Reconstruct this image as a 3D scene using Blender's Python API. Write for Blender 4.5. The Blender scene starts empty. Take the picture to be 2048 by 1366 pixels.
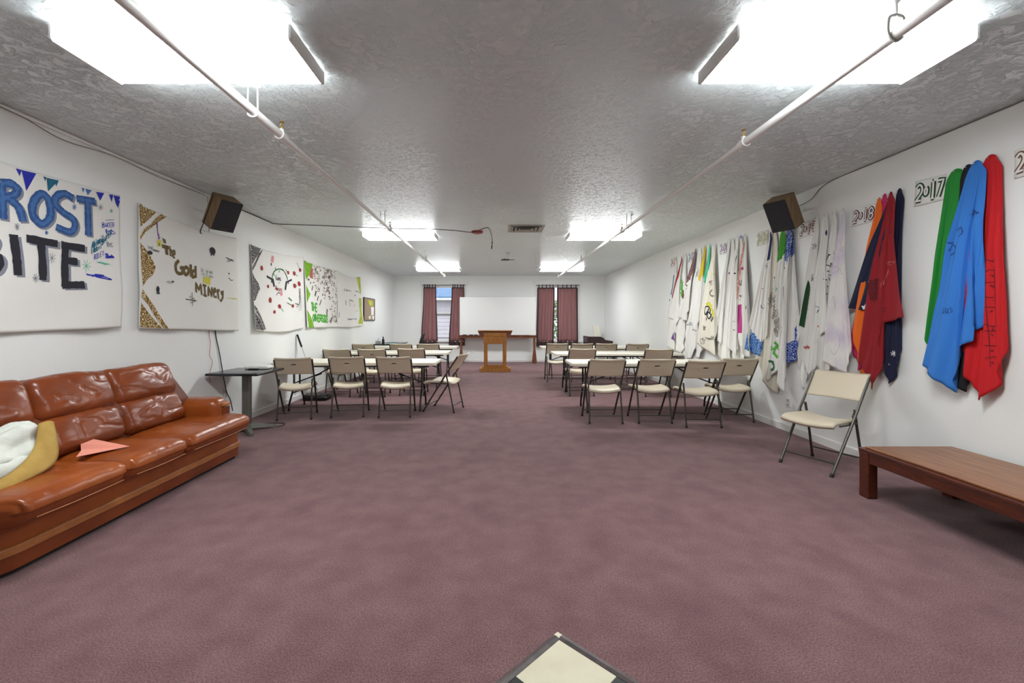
import bpy, bmesh, math, random
from mathutils import Vector, Matrix, noise
from mathutils.bvhtree import BVHTree
random.seed(7)
scene = bpy.context.scene
COL = scene.collection
PI = math.pi

# ---------------------------------------------------------------- camera, world, exposure
F, U0, V0, CAMZ = 880.0, 994.0, 642.0, 1.35          # focal length (px of a 2048x1366 frame), vanishing point, eye height
cam_d = bpy.data.cameras.new('camera'); cam = bpy.data.objects.new('camera', cam_d); COL.objects.link(cam)
cam.location = (0, 0, CAMZ); cam.rotation_euler = (PI/2, 0, 0)
cam_d.sensor_width = 36.0; cam_d.lens = F/2048*36.0
cam_d.shift_x = (1024-U0)/2048; cam_d.shift_y = -(683-V0)/2048
cam_d.clip_start = 0.02; cam_d.clip_end = 200
scene.camera = cam

LAMP = 20.0                                           # emission of the fluorescent diffusers
DAY = 1.7                                             # overcast daylight
EXPOSURE = 1.02
world = bpy.data.worlds.new('overcast_sky'); scene.world = world; world.use_nodes = True
bg = world.node_tree.nodes['Background']
bg.inputs['Color'].default_value = (0.78, 0.87, 1.0, 1); bg.inputs['Strength'].default_value = DAY
scene.view_settings.view_transform = 'Standard'; scene.view_settings.look = 'None'
scene.view_settings.gamma = 1.0; scene.view_settings.use_curve_mapping = False
scene.view_settings.exposure = EXPOSURE

# ---------------------------------------------------------------- room measures
XL, XR, YB, YF, H = -3.417, 3.556, 14.57, -2.4, 2.844

def C(r, g, b):
    f = lambda c: (c/255/12.92) if c/255 <= .04045 else ((c/255+.055)/1.055)**2.4
    return (f(r), f(g), f(b), 1)

# ---------------------------------------------------------------- materials
def mat(name, col, rough=.6, metal=0., col2=None, nscale=8., nstretch=(1, 1, 1), ndetail=4., bump=0., bscale=60.,
        bstretch=None, spec=.5, coat=0., ramp=(.35, .65), trans=0., bdist=.01, bdetail=4.):
    m = bpy.data.materials.new(name); m.use_nodes = True
    nt = m.node_tree; N = nt.nodes; L = nt.links; b = N['Principled BSDF']
    b.inputs['Base Color'].default_value = col; b.inputs['Roughness'].default_value = rough
    b.inputs['Metallic'].default_value = metal; b.inputs['Specular IOR Level'].default_value = spec
    b.inputs['Coat Weight'].default_value = coat
    if coat: b.inputs['Coat Roughness'].default_value = .15
    tc = N.new('ShaderNodeTexCoord')
    def nz(scale, stretch, detail):
        mp = N.new('ShaderNodeMapping'); mp.inputs['Scale'].default_value = stretch
        L.new(tc.outputs['Object'], mp.inputs['Vector'])
        t = N.new('ShaderNodeTexNoise'); t.inputs['Scale'].default_value = scale; t.inputs['Detail'].default_value = detail
        L.new(mp.outputs['Vector'], t.inputs['Vector']); return t
    if col2:
        t = nz(nscale, nstretch, ndetail); r = N.new('ShaderNodeValToRGB')
        r.color_ramp.elements[0].position = ramp[0]; r.color_ramp.elements[1].position = ramp[1]
        r.color_ramp.elements[0].color = col; r.color_ramp.elements[1].color = col2
        L.new(t.outputs['Fac'], r.inputs['Fac']); L.new(r.outputs['Color'], b.inputs['Base Color'])
    if bump:
        t = nz(bscale, bstretch or (1, 1, 1), bdetail); bp = N.new('ShaderNodeBump')
        bp.inputs['Strength'].default_value = bump; bp.inputs['Distance'].default_value = bdist
        L.new(t.outputs['Fac'], bp.inputs['Height']); L.new(bp.outputs['Normal'], b.inputs['Normal'])
    if trans:
        tr = N.new('ShaderNodeBsdfTranslucent'); tr.inputs['Color'].default_value = col
        mx = N.new('ShaderNodeMixShader'); mx.inputs['Fac'].default_value = trans
        L.new(b.outputs['BSDF'], mx.inputs[1]); L.new(tr.outputs['BSDF'], mx.inputs[2])
        L.new(mx.outputs['Shader'], N['Material Output'].inputs['Surface'])
    return m

def bandana(name, base, ink, scale=22.):
    """printed cotton: rings and specks of a lighter ink"""
    m = mat(name, base, .8); nt = m.node_tree; N = nt.nodes; L = nt.links; b = N['Principled BSDF']
    tc = N.new('ShaderNodeTexCoord'); v = N.new('ShaderNodeTexVoronoi'); v.inputs['Scale'].default_value = scale
    v.inputs['Randomness'].default_value = .55
    L.new(tc.outputs['Object'], v.inputs['Vector'])
    r = N.new('ShaderNodeValToRGB'); e = r.color_ramp.elements
    r.color_ramp.interpolation = 'CONSTANT'
    e[0].position = 0; e[0].color = base; e[1].position = .26; e[1].color = ink
    x = e.new(.36); x.color = base; x = e.new(.62); x.color = ink; x = e.new(.70); x.color = base
    L.new(v.outputs['Distance'], r.inputs['Fac']); L.new(r.outputs['Color'], b.inputs['Base Color'])
    return m

M = {}
M['ceiling'] = mat('ceiling_paint', C(234, 243, 244), .30, spec=.5)
def ceiling_bump(m):
    nt = m.node_tree; N = nt.nodes; L = nt.links; b = N['Principled BSDF']
    tc = N.new('ShaderNodeTexCoord')
    t = N.new('ShaderNodeTexNoise'); t.inputs['Scale'].default_value = 17; t.inputs['Detail'].default_value = 9; t.inputs['Roughness'].default_value = .66
    t.inputs['Distortion'].default_value = .5
    big = N.new('ShaderNodeTexNoise'); big.inputs['Scale'].default_value = 1.6; big.inputs['Detail'].default_value = 6
    L.new(tc.outputs['Object'], t.inputs['Vector']); L.new(tc.outputs['Object'], big.inputs['Vector'])
    r = N.new('ShaderNodeValToRGB'); r.color_ramp.elements[0].position = .46; r.color_ramp.elements[1].position = .60
    L.new(t.outputs['Fac'], r.inputs['Fac'])
    r2 = N.new('ShaderNodeValToRGB'); r2.color_ramp.elements[0].position = .33; r2.color_ramp.elements[1].position = .62
    r2.color_ramp.elements[0].color = (.5, .5, .5, 1)
    L.new(big.outputs['Fac'], r2.inputs['Fac'])
    mu = N.new('ShaderNodeMath'); mu.operation = 'MULTIPLY'
    L.new(r.outputs['Color'], mu.inputs[0]); L.new(r2.outputs['Color'], mu.inputs[1])
    bp = N.new('ShaderNodeBump'); bp.inputs['Strength'].default_value = .8; bp.inputs['Distance'].default_value = .014
    L.new(mu.outputs[0], bp.inputs['Height']); L.new(bp.outputs['Normal'], b.inputs['Normal'])
ceiling_bump(M['ceiling'])
M['wall'] = mat('wall_paint', C(236, 237, 234), .6, bump=.12, bscale=55, bdist=.006, spec=.3)
M['trim'] = mat('trim_paint', C(226, 225, 221), .45)
M['window_paint'] = mat('window_paint', C(238, 238, 238), .4)
def carpet():
    m = mat('plum_carpet', C(110, 76, 84), .95, spec=.1); nt = m.node_tree; N = nt.nodes; L = nt.links; b = N['Principled BSDF']
    tc = N.new('ShaderNodeTexCoord')
    def nz(s, d, stretch=(1, 1, 1)):
        mp = N.new('ShaderNodeMapping'); mp.inputs['Scale'].default_value = stretch; L.new(tc.outputs['Object'], mp.inputs['Vector'])
        t = N.new('ShaderNodeTexNoise'); t.inputs['Scale'].default_value = s; t.inputs['Detail'].default_value = d
        L.new(mp.outputs['Vector'], t.inputs['Vector']); return t
    def ramp(t, a, c0, b_, c1):
        r = N.new('ShaderNodeValToRGB'); e = r.color_ramp.elements
        e[0].position = a; e[0].color = c0; e[1].position = b_; e[1].color = c1; L.new(t.outputs['Fac'], r.inputs['Fac']); return r
    a = ramp(nz(5.5, 10), .34, C(115, 84, 86), .66, C(128, 97, 97))
    f = ramp(nz(140, 3), .3, (.55, .55, .55, 1), .7, (1.4, 1.4, 1.4, 1))
    s = ramp(nz(2.6, 10, (1, .7, 1)), .34, (.90, .88, .91, 1), .48, (1, 1, 1, 1))
    def mul(x, y):
        k = N.new('ShaderNodeMix'); k.data_type = 'RGBA'; k.blend_type = 'MULTIPLY'; k.inputs['Factor'].default_value = 1
        L.new(x, k.inputs['A']); L.new(y, k.inputs['B']); return k.outputs['Result']
    L.new(mul(mul(a.outputs['Color'], f.outputs['Color']), s.outputs['Color']), b.inputs['Base Color'])
    bp = N.new('ShaderNodeBump'); bp.inputs['Strength'].default_value = .6; bp.inputs['Distance'].default_value = .006
    L.new(nz(160, 2).outputs['Fac'], bp.inputs['Height']); L.new(bp.outputs['Normal'], b.inputs['Normal'])
    b.inputs['Sheen Weight'].default_value = .15
    return m
M['carpet'] = carpet()
M['leather'] = mat('chestnut_leather', C(138, 66, 24), .27, col2=C(160, 82, 32), nscale=3, bump=.22, bscale=7, bstretch=(.7, 2.2, 1), bdist=.015, spec=.5, bdetail=5)
M['leather_back'] = mat('chestnut_leather_wrinkled', C(116, 54, 24), .27, col2=C(136, 66, 30), nscale=3, bump=.25, bscale=5, bstretch=(1, 1.0, 2.6), bdist=.02, spec=.5, bdetail=3)
M['leather_shell'] = mat('sofa_shell_leather', C(104, 48, 22), .6)
M['suede'] = mat('tan_suede', C(180, 148, 78), .9, col2=C(168, 134, 66), nscale=14)
M['batting'] = mat('white_batting', C(214, 216, 206), .95, bump=.4, bscale=40)
M['trimwood'] = mat('oak_trim', C(196, 128, 72), .4, col2=C(164, 100, 54), nscale=10, nstretch=(20, 1.2, 20))
M['benchwood'] = mat('dark_bench_wood', C(92, 40, 20), .32, col2=C(66, 27, 14), nscale=5, nstretch=(14, 1, 14), coat=.15)
M['benchtop'] = mat('worn_bench_top', C(150, 98, 58), .36, col2=C(112, 62, 32), nscale=3.0, nstretch=(12, 1, 12), coat=.1)
M['oak'] = mat('golden_oak', C(184, 124, 54), .4, col2=C(158, 98, 38), nscale=5, nstretch=(9, 9, .8))
M['oak_dark'] = mat('reddish_oak', C(128, 72, 42), .45, col2=C(104, 56, 30), nscale=5, nstretch=(1, 9, 9))
M['brownwood'] = mat('brown_stand_wood', C(124, 70, 34), .5, col2=C(92, 48, 22), nscale=5, nstretch=(6, 6, .8))
M['plastic'] = mat('beige_plastic', C(222, 209, 184), .42, bump=.06, bscale=160)
M['table_plastic'] = mat('ivory_table_plastic', C(226, 220, 204), .45, bump=.05, bscale=120)
M['frame'] = mat('bronze_grey_metal', C(72, 68, 60), .4, metal=.35)
M['frame_dark'] = mat('dark_steel', C(44, 44, 46), .4, metal=.4)
M['steel'] = mat('bright_steel', C(190, 190, 192), .3, metal=.9)
M['rubber'] = mat('black_rubber', C(30, 29, 29), .7)
M['black'] = mat('black_plastic', C(26, 26, 28), .4)
M['black_gloss'] = mat('black_laminate', C(34, 35, 40), .22)
M['slot'] = M['rubber']
M['pipe'] = mat('white_pipe_paint', C(232, 231, 228), .35)
M['brass'] = mat('brass', C(170, 140, 80), .35, metal=.8)
M['grey_metal'] = mat('grey_pedestal', C(112, 112, 104), .42, metal=.3)
M['speaker'] = mat('charcoal_grille', C(48, 49, 54), .75, bump=.3, bscale=400, bdist=.002)
M['speakerwood'] = mat('speaker_veneer', C(150, 122, 88), .5, col2=C(126, 100, 68), nscale=4, nstretch=(6, 6, 1))
M['bracket'] = mat('clear_bracket', C(190, 192, 190), .3, metal=.2)
M['whiteboard'] = mat('whiteboard_surface', C(230, 230, 228), .25)
M['paper'] = mat('white_paper', C(236, 235, 230), .85)
M['sheet'] = mat('white_cotton_sheet', C(236, 234, 229), .9, bump=.08, bscale=90, trans=.05)
M['cream'] = mat('cream_cotton', C(230, 224, 208), .9, bump=.08, bscale=90, trans=.05)
M['tiedye'] = mat('tie_dyed_cotton', C(234, 230, 226), .9, col2=C(206, 196, 214), nscale=3.2, ramp=(.45, .7))
M['red'] = mat('red_cotton', C(196, 20, 28), .85)
M['blue'] = mat('sky_blue_cotton', C(52, 124, 208), .85)
M['green'] = mat('green_cotton', C(30, 136, 48), .85)
M['blackcloth'] = mat('black_cotton', C(22, 22, 26), .85)
M['navy'] = mat('navy_cotton', C(24, 28, 58), .85)
M['darkred'] = mat('dark_red_cotton', C(146, 22, 32), .85)
M['pink'] = mat('magenta_cotton', C(206, 42, 104), .85)
M['orange'] = mat('orange_cotton', C(238, 112, 32), .85)
M['goldband'] = bandana('gold_bandana', C(128, 94, 30), C(224, 212, 170), 22)
M['blackband'] = bandana('black_bandana', C(28, 27, 32), C(190, 185, 185), 22)
M['limeband'] = mat('lime_bandana', C(132, 184, 40), .85, col2=C(104, 160, 30), nscale=20)
M['yellowband'] = mat('yellow_green_edge', C(206, 208, 66), .85, col2=C(150, 170, 60), nscale=9)
M['blueband'] = bandana('royal_bandana', C(26, 60, 150), C(190, 205, 235), 26)
M['blueband2'] = bandana('azure_bandana', C(26, 96, 176), C(150, 190, 225), 26)
M['greenband'] = bandana('bright_green_bandana', C(60, 160, 26), C(28, 100, 20), 30)
M['maroonband'] = bandana('maroon_bandana', C(96, 18, 34), C(190, 170, 170), 40)
M['yellowcloth'] = mat('yellow_cotton', C(210, 184, 40), .85)
M['teal'] = mat('mint_cotton', C(84, 196, 150), .85)
M['salmon'] = mat('salmon_strip', C(216, 130, 116), .85)
M['magenta'] = mat('magenta_patch', C(196, 50, 140), .85)
def ink(n, *c): M[n] = mat(n, C(*c), .8); return M[n]
ink('ink_blue', 46, 84, 140); ink('ink_blue2', 66, 108, 168); ink('ink_black', 34, 34, 44); ink('ink_grey', 132, 136, 148); ink('ink_royal', 32, 44, 170)
ink('ink_sky', 70, 110, 180); ink('ink_teal', 20, 100, 130); ink('ink_mint', 90, 190, 160); ink('ink_gold', 102, 82, 36); ink('ink_yellow', 214, 206, 70)
ink('ink_purple', 110, 60, 140); ink('ink_red', 176, 40, 40); ink('ink_green', 46, 110, 70); ink('ink_lime', 84, 172, 60); ink('ink_maroon', 92, 30, 60)
ink('ink_brown', 120, 86, 70); ink('ink_olive', 178, 176, 110); ink('ink_pink', 226, 150, 160); ink('ink_darkblue', 30, 34, 92); ink('ink_crimson', 150, 36, 36)
ink('ink_darkred', 104, 14, 22); ink('ink_white', 235, 235, 235); ink('ink_navyline', 28, 60, 120); ink('ink_faint', 176, 172, 170); ink('ink_taupe', 112, 104, 98)
ink('ink_ash', 150, 142, 132); ink('ink_forest', 24, 70, 36); ink('ink_neon', 216, 240, 30); ink('ink_rust', 186, 96, 90)
M['curtain'] = mat('mauve_curtain', C(190, 150, 148), .85, trans=.55, bump=.1, bscale=200, col2=C(170, 126, 126), nscale=6, nstretch=(8, 1, .3))
M['curtain_dark'] = mat('dark_curtain_border', C(78, 60, 62), .85, trans=.15)
M['red_plastic'] = mat('red_alarm_plastic', C(150, 40, 40), .4)
M['pinkpaper'] = mat('salmon_pink_paper', C(232, 150, 130), .8)
M['cork'] = mat('cork', C(168, 150, 126), .9, col2=C(150, 130, 104), nscale=60)
M['tile_cream'] = mat('cream_vinyl_tile', C(222, 216, 190), .4, col2=C(212, 204, 176), nscale=7)
M['tile_black'] = mat('black_vinyl_tile', C(40, 44, 42), .4, col2=C(54, 58, 56), nscale=9)
M['edging'] = mat('brown_vinyl_edging', C(84, 72, 70), .4, col2=C(60, 50, 50), nscale=20)
M['shingle'] = mat('blue_grey_shingle', C(128, 150, 176), .9, col2=C(98, 122, 150), nscale=6)
M['siding'] = mat('pale_siding', C(196, 184, 182), .8)
M['siding_brown'] = mat('weathered_planks', C(134, 122, 114), .9, col2=C(110, 98, 92), nscale=5)
M['lavender'] = mat('lavender_panel', C(150, 146, 190), .8)
M['soil'] = mat('gravel_ground', C(120, 116, 110), .95, col2=C(96, 92, 86), nscale=12)
M['leaf'] = mat('shrub_leaves', C(96, 124, 74), .8, col2=C(140, 150, 90), nscale=3, trans=.2)
M['tvbrown'] = mat('tv_case', C(52, 34, 32), .5)
M['screen'] = mat('tv_glass', C(70, 74, 90), .08, spec=.8)
M['vent'] = mat('grey_vent_paint', C(176, 174, 166), .5)
M['glass'] = None
def glass():
    m = bpy.data.materials.new('window_glass'); m.use_nodes = True; nt = m.node_tree; N = nt.nodes; L = nt.links
    N.remove(N['Principled BSDF']); t = N.new('ShaderNodeBsdfTransparent'); g = N.new('ShaderNodeBsdfGlossy'); g.inputs['Roughness'].default_value = .02
    t.inputs['Color'].default_value = (.94, .96, .97, 1)
    x = N.new('ShaderNodeMixShader'); x.inputs['Fac'].default_value = .06
    L.new(t.outputs[0], x.inputs[1]); L.new(g.outputs[0], x.inputs[2]); L.new(x.outputs[0], N['Material Output'].inputs['Surface']); return m
M['glass'] = glass()
def lampmat(k=1.):
    m = bpy.data.materials.new('lit_diffuser'); m.use_nodes = True; nt = m.node_tree; N = nt.nodes; L = nt.links
    N.remove(N['Principled BSDF']); e = N.new('ShaderNodeEmission'); e.inputs['Color'].default_value = (.95, .985, 1, 1); e.inputs['Strength'].default_value = LAMP*k
    L.new(e.outputs[0], N['Material Output'].inputs['Surface']); return m
M['lamp'] = lampmat(); M['lamp_side'] = lampmat(.42)     # the ribbed sides of the wrap give less light than its face

# ---------------------------------------------------------------- mesh helpers
ROOT = {}
class MB:
    def __init__(s): s.v = []; s.f = []; s.m = []
    def add(s, v, f, mi=0):
        o = len(s.v); s.v += [tuple(p) for p in v]; s.f += [tuple(i+o for i in q) for q in f]; s.m += [mi]*len(f); return s
    def box(s, x0, x1, y0, y1, z0, z1, mi=0):
        v = [(x, y, z) for z in (z0, z1) for y in (y0, y1) for x in (x0, x1)]
        return s.add(v, [(0, 2, 3, 1), (4, 5, 7, 6), (0, 1, 5, 4), (2, 6, 7, 3), (0, 4, 6, 2), (1, 3, 7, 5)], mi)
    def bbox(s, x0, x1, y0, y1, z0, z1, r=.006, seg=2, mi=0):
        """box with rounded edges"""
        return s.rbox(((x0+x1)/2, (y0+y1)/2, (z0+z1)/2), ((x1-x0)/2, (y1-y0)/2, (z1-z0)/2), r, (seg, seg, seg), mi=mi, grid=(1, 1, 1))
    def rbox(s, c, h, r, rs=(3, 3, 3), grid=(6, 6, 6), fn=None, mi=0):
        """rounded box as a cube surface grid; fn(p_local, unit) moves points"""
        def axis(half, n, k):
            i = half-r; a = []
            for j in range(k): a.append(-half+r*(1-math.cos(j/k*PI/2)) if False else -i - r*math.cos(j/k*PI/2))
            for j in range(n+1): a.append(-i+2*i*j/n)
            for j in range(1, k+1): a.append(i + r*math.sin(j/k*PI/2))
            return a
        ax = [axis(h[d], grid[d], rs[d]) for d in range(3)]
        inner = [h[d]-r for d in range(3)]
        idx = {}; V = []; Fc = []
        def vert(i, j, k):
            key = (i, j, k)
            if key in idx: return idx[key]
            p = [ax[0][i], ax[1][j], ax[2][k]]
            q = [max(-inner[d], min(inner[d], p[d])) for d in range(3)]
            e = [p[d]-q[d] for d in range(3)]; l = math.sqrt(sum(t*t for t in e))
            if l > 1e-9: p = [q[d]+e[d]/l*r for d in range(3)]
            if fn: p = fn(p, [p[d]/h[d] for d in range(3)])
            V.append((p[0]+c[0], p[1]+c[1], p[2]+c[2])); idx[key] = len(V)-1; return idx[key]
        n = [len(a)-1 for a in ax]
        for a, b_, d in ((0, 1, 2), (1, 2, 0), (2, 0, 1)):
            for side in (0, n[d]):
                for i in range(n[a]):
                    for j in range(n[b_]):
                        q = []
                        for di, dj in ((0, 0), (1, 0), (1, 1), (0, 1)):
                            t = [0, 0, 0]; t[a] = i+di; t[b_] = j+dj; t[d] = side; q.append(vert(*t))
                        Fc.append(q if side else q[::-1])
        return s.add(V, Fc, mi)
    def tube(s, path, r, seg=8, mi=0, cap=True, closed=False):
        P = [Vector(p) for p in path]; n = len(P); V = []; Fc = []; up = None
        R = r if isinstance(r, (list, tuple)) else [r]*n
        for i, p in enumerate(P):
            t = ((P[(i+1) % n] if (closed or i < n-1) else p)-(P[i-1] if (closed or i > 0) else p)).normalized()
            if up is None:
                up = Vector((0, 0, 1)) if abs(t.z) < .9 else Vector((1, 0, 0))
            a = t.cross(up)
            if a.length < 1e-6: a = t.orthogonal()
            a.normalize(); b = a.cross(t).normalized(); up = b
            for k in range(seg):
                w = 2*PI*k/seg; V.append(p+a*math.cos(w)*R[i]+b*math.sin(w)*R[i])
        for i in range(n if closed else n-1):
            for k in range(seg):
                j = (i+1) % n; Fc.append((i*seg+k, i*seg+(k+1) % seg, j*seg+(k+1) % seg, j*seg+k))
        if cap and not closed:
            Fc.append(tuple(range(seg))[::-1]); Fc.append(tuple((n-1)*seg+k for k in range(seg)))
        return s.add(V, Fc, mi)
    def lathe(s, c, prof, seg=16, axis='z', mi=0):
        V = []; Fc = []
        for r, z in prof:
            for k in range(seg):
                w = 2*PI*k/seg; q = (r*math.cos(w), r*math.sin(w), z)
                if axis == 'x': q = (q[2], q[0], q[1])
                if axis == 'y': q = (q[0], q[2], q[1])
                V.append((c[0]+q[0], c[1]+q[1], c[2]+q[2]))
        for i in range(len(prof)-1):
            for k in range(seg): Fc.append((i*seg+k, i*seg+(k+1) % seg, (i+1)*seg+(k+1) % seg, (i+1)*seg+k))
        Fc.append(tuple(range(seg))[::-1]); Fc.append(tuple((len(prof)-1)*seg+k for k in range(seg)))
        return s.add(V, Fc, mi)
    def prism(s, poly, axis, a, b, mi=0):
        """polygon in the plane across axis, swept from a to b; poly is (p,q) = the two other axes in xyz order"""
        def at(p, t):
            return {'x': (t, p[0], p[1]), 'y': (p[0], t, p[1]), 'z': (p[0], p[1], t)}[axis]
        n = len(poly); V = [at(p, a) for p in poly]+[at(p, b) for p in poly]
        Fc = [(i, (i+1) % n, (i+1) % n+n, i+n) for i in range(n)]+[tuple(range(n))[::-1], tuple(range(n, 2*n))]
        return s.add(V, Fc, mi)
    def grid(s, nu, nv, fn, mi=0):
        V = [fn(i/nu, j/nv) for j in range(nv+1) for i in range(nu+1)]
        Fc = [(j*(nu+1)+i, j*(nu+1)+i+1, (j+1)*(nu+1)+i+1, (j+1)*(nu+1)+i) for j in range(nv) for i in range(nu)]
        return s.add(V, Fc, mi)
    def xform(s, mtx):
        s.v = [tuple(mtx @ Vector(p)) for p in s.v]; return s
    def build(s, name, m, parent=None, smooth=False, solid=0., bevel=0., loc=None, fixn=True):
        me = bpy.data.meshes.new(name)
        off = Vector((0, 0, 0))
        if loc is not None: off = Vector(loc)
        elif parent is not None and parent.name in ROOT: off = ROOT[parent.name]
        me.from_pydata([tuple(Vector(p)-off) for p in s.v], [], s.f)
        for k in (m if isinstance(m, (list, tuple)) else [m]): me.materials.append(M[k] if isinstance(k, str) else k)
        if len(me.materials) > 1: me.polygons.foreach_set('material_index', s.m)
        if fixn:
            bm = bmesh.new(); bm.from_mesh(me); bmesh.ops.recalc_face_normals(bm, faces=bm.faces); bm.to_mesh(me); bm.free()
        if smooth:
            me.polygons.foreach_set('use_smooth', [True]*len(me.polygons))
            if smooth != 'all': me.set_sharp_from_angle(angle=math.radians(40))
        o = bpy.data.objects.new(name, me); COL.objects.link(o)
        if loc is not None: o.location = loc
        if parent is not None:
            o.parent = parent
            if parent.name in ROOT: ROOT[o.name] = ROOT[parent.name]
        elif loc is not None: ROOT[o.name] = off
        if solid:
            q = o.modifiers.new('thickness', 'SOLIDIFY'); q.thickness = solid; q.offset = 0
        if bevel:
            q = o.modifiers.new('edge', 'BEVEL'); q.width = bevel; q.segments = 2; q.limit_method = 'ANGLE'
        return o

def tag(o, label, cat, group=None):
    o['label'] = label; o['category'] = cat
    if group: o['group'] = group
    return o
def thing(name, label, cat, loc=(0, 0, 0), rz=0., group=None):
    o = bpy.data.objects.new(name, None); COL.objects.link(o); o.empty_display_size = .1
    o.location = loc; o.rotation_euler = (0, 0, rz); tag(o, label, cat, group)
    if rz == 0: ROOT[o.name] = Vector(loc)
    return o
def struct(name, mb, m, **k):
    o = mb.build(name, m, **k); o['kind'] = 'structure'; return o
def copy_tree(o, parent=None):
    c = o.copy(); COL.objects.link(c); c.parent = parent
    for ch in o.children: copy_tree(ch, c)
    return c

def PX(u, v, Y): return ((u-U0)/F*Y, Y, CAMZ-(v-V0)/F*Y)       # point of a pixel at depth Y
def WR(u, v): Y = XR*F/(u-U0); return (Y, CAMZ-(v-V0)/F*Y)      # pixel on the right wall -> (Y, Z)
def WL(u, v): Y = -XL*F/(U0-u); return (Y, CAMZ-(v-V0)/F*Y)     # pixel on the left wall -> (Y, Z)
def crop(x0, y0, sc, wall): return lambda x, y: wall(x0+x*sc, y0+y*sc)

def smooth_line(P, n=6, closed=False):
    P = [Vector((p[0], p[1], p[2] if len(p) > 2 else 0)) for p in P]; out = []; m = len(P)
    for i in range(m if closed else m-1):
        p0, p1, p2, p3 = (P[(i-1) % m] if (closed or i > 0) else P[i], P[i], P[(i+1) % m], P[(i+2) % m] if (closed or i < m-2) else P[(i+1) % m])
        for k in range(n):
            t = k/n
            out.append(.5*((2*p1)+(p2-p0)*t+(2*p0-5*p1+4*p2-p3)*t*t+(3*p1-p0-3*p2+p3)*t**3))
    if not closed: out.append(P[-1])
    return out

# ---------------------------------------------------------------- drawn marks projected on cloth and paper
GL = {'A': "00 26 40|12 32", 'B': "00 06|~06 36 45 33 03|~03 34 42 30 00", 'C': "~45 26 04 02 20 41", 'D': "00 06|~06 35 43 31 00", 'E': "46 06 00 40|03 33",
 'F': "46 06 00|03 33", 'G': "~45 26 04 02 20 41 43|43 23", 'H': "00 06|40 46|03 43", 'I': "20 26|06 46|00 40", 'K': "00 06|46 03 40", 'L': "06 00 40",
 'M': "00 06 23 46 40", 'N': "00 06 40 46", 'O': "~26 04 02 20 42 44 26", 'P': "00 06|~06 36 44 33 03", 'R': "00 06|~06 36 45 43 03|23 40",
 'S': "~45 26 05 04 23 42 41 20 01", 'T': "06 46|26 20", 'U': "~06 02 20 42 46", 'V': "06 20 46", 'W': "06 10 23 30 46", 'X': "00 46|06 40", 'Y': "06 23 46|23 20", 'Z': "06 46 00 40",
 'a': "~34 14 02 10 31|34 30", 'b': "06 00|~03 24 32 20 00", 'd': "36 30|~33 14 02 10 31", 'e': "~02 32 34 14 02 10 30", 'g': "~33 14 02 11 32|34 31 20 00", 'h': "06 00|~02 14 33 30",
 'i': "10 14|15 16", 'l': "10 16", 'm': "04 00|~03 14 23 20|~23 34 43 40", 'n': "04 00|~02 14 33 30", 'o': "~14 02 10 32 14", 'r': "04 00|~02 13 34", 's': "~34 14 03 22 31 10 00", 't': "16 10 20|04 24",
 'u': "~04 01 10 31 34|34 30", 'y': "04 21|34 10", 'k': "06 00|34 02 30", '0': "~25 14 12 21 32 34 25", '1': "20 26|10 30|16 26", '2': "~05 26 45 43 00|00 40", '3': "~05 26 45 33|~33 42 20 01",
 '6': "~46 14 02 20 42 33 02", '7': "06 46 10", '8': "~23 04 26 44 23 02 20 42 23", '9': "~43 13 05 26 45 42 20", '(': "~26 13 20", ')': "~16 33 10", "'": "16 14", '-': "03 33", '&': "40 05 26 34 01 20 43"}
def text_strokes(txt, org, ux, uy, adv=1.35):
    """strokes of a hand lettered word; org lower left, ux = one letter width, uy = letter height, all in wall (Y, Z)"""
    out = []
    for k, ch in enumerate(txt):
        if ch == ' ' or ch not in GL: continue
        for st in GL[ch].split('|'):
            sm = st[0] == '~'; pts = []
            for q in st.lstrip('~').split():
                x = int(q[0])/4+k*adv; y = int(q[1])/6
                pts.append((org[0]+ux[0]*x+uy[0]*y, org[1]+ux[1]*x+uy[1]*y))
            out.append([(p.x, p.y) for p in smooth_line(pts, 5)] if sm else pts)
    return out

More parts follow.
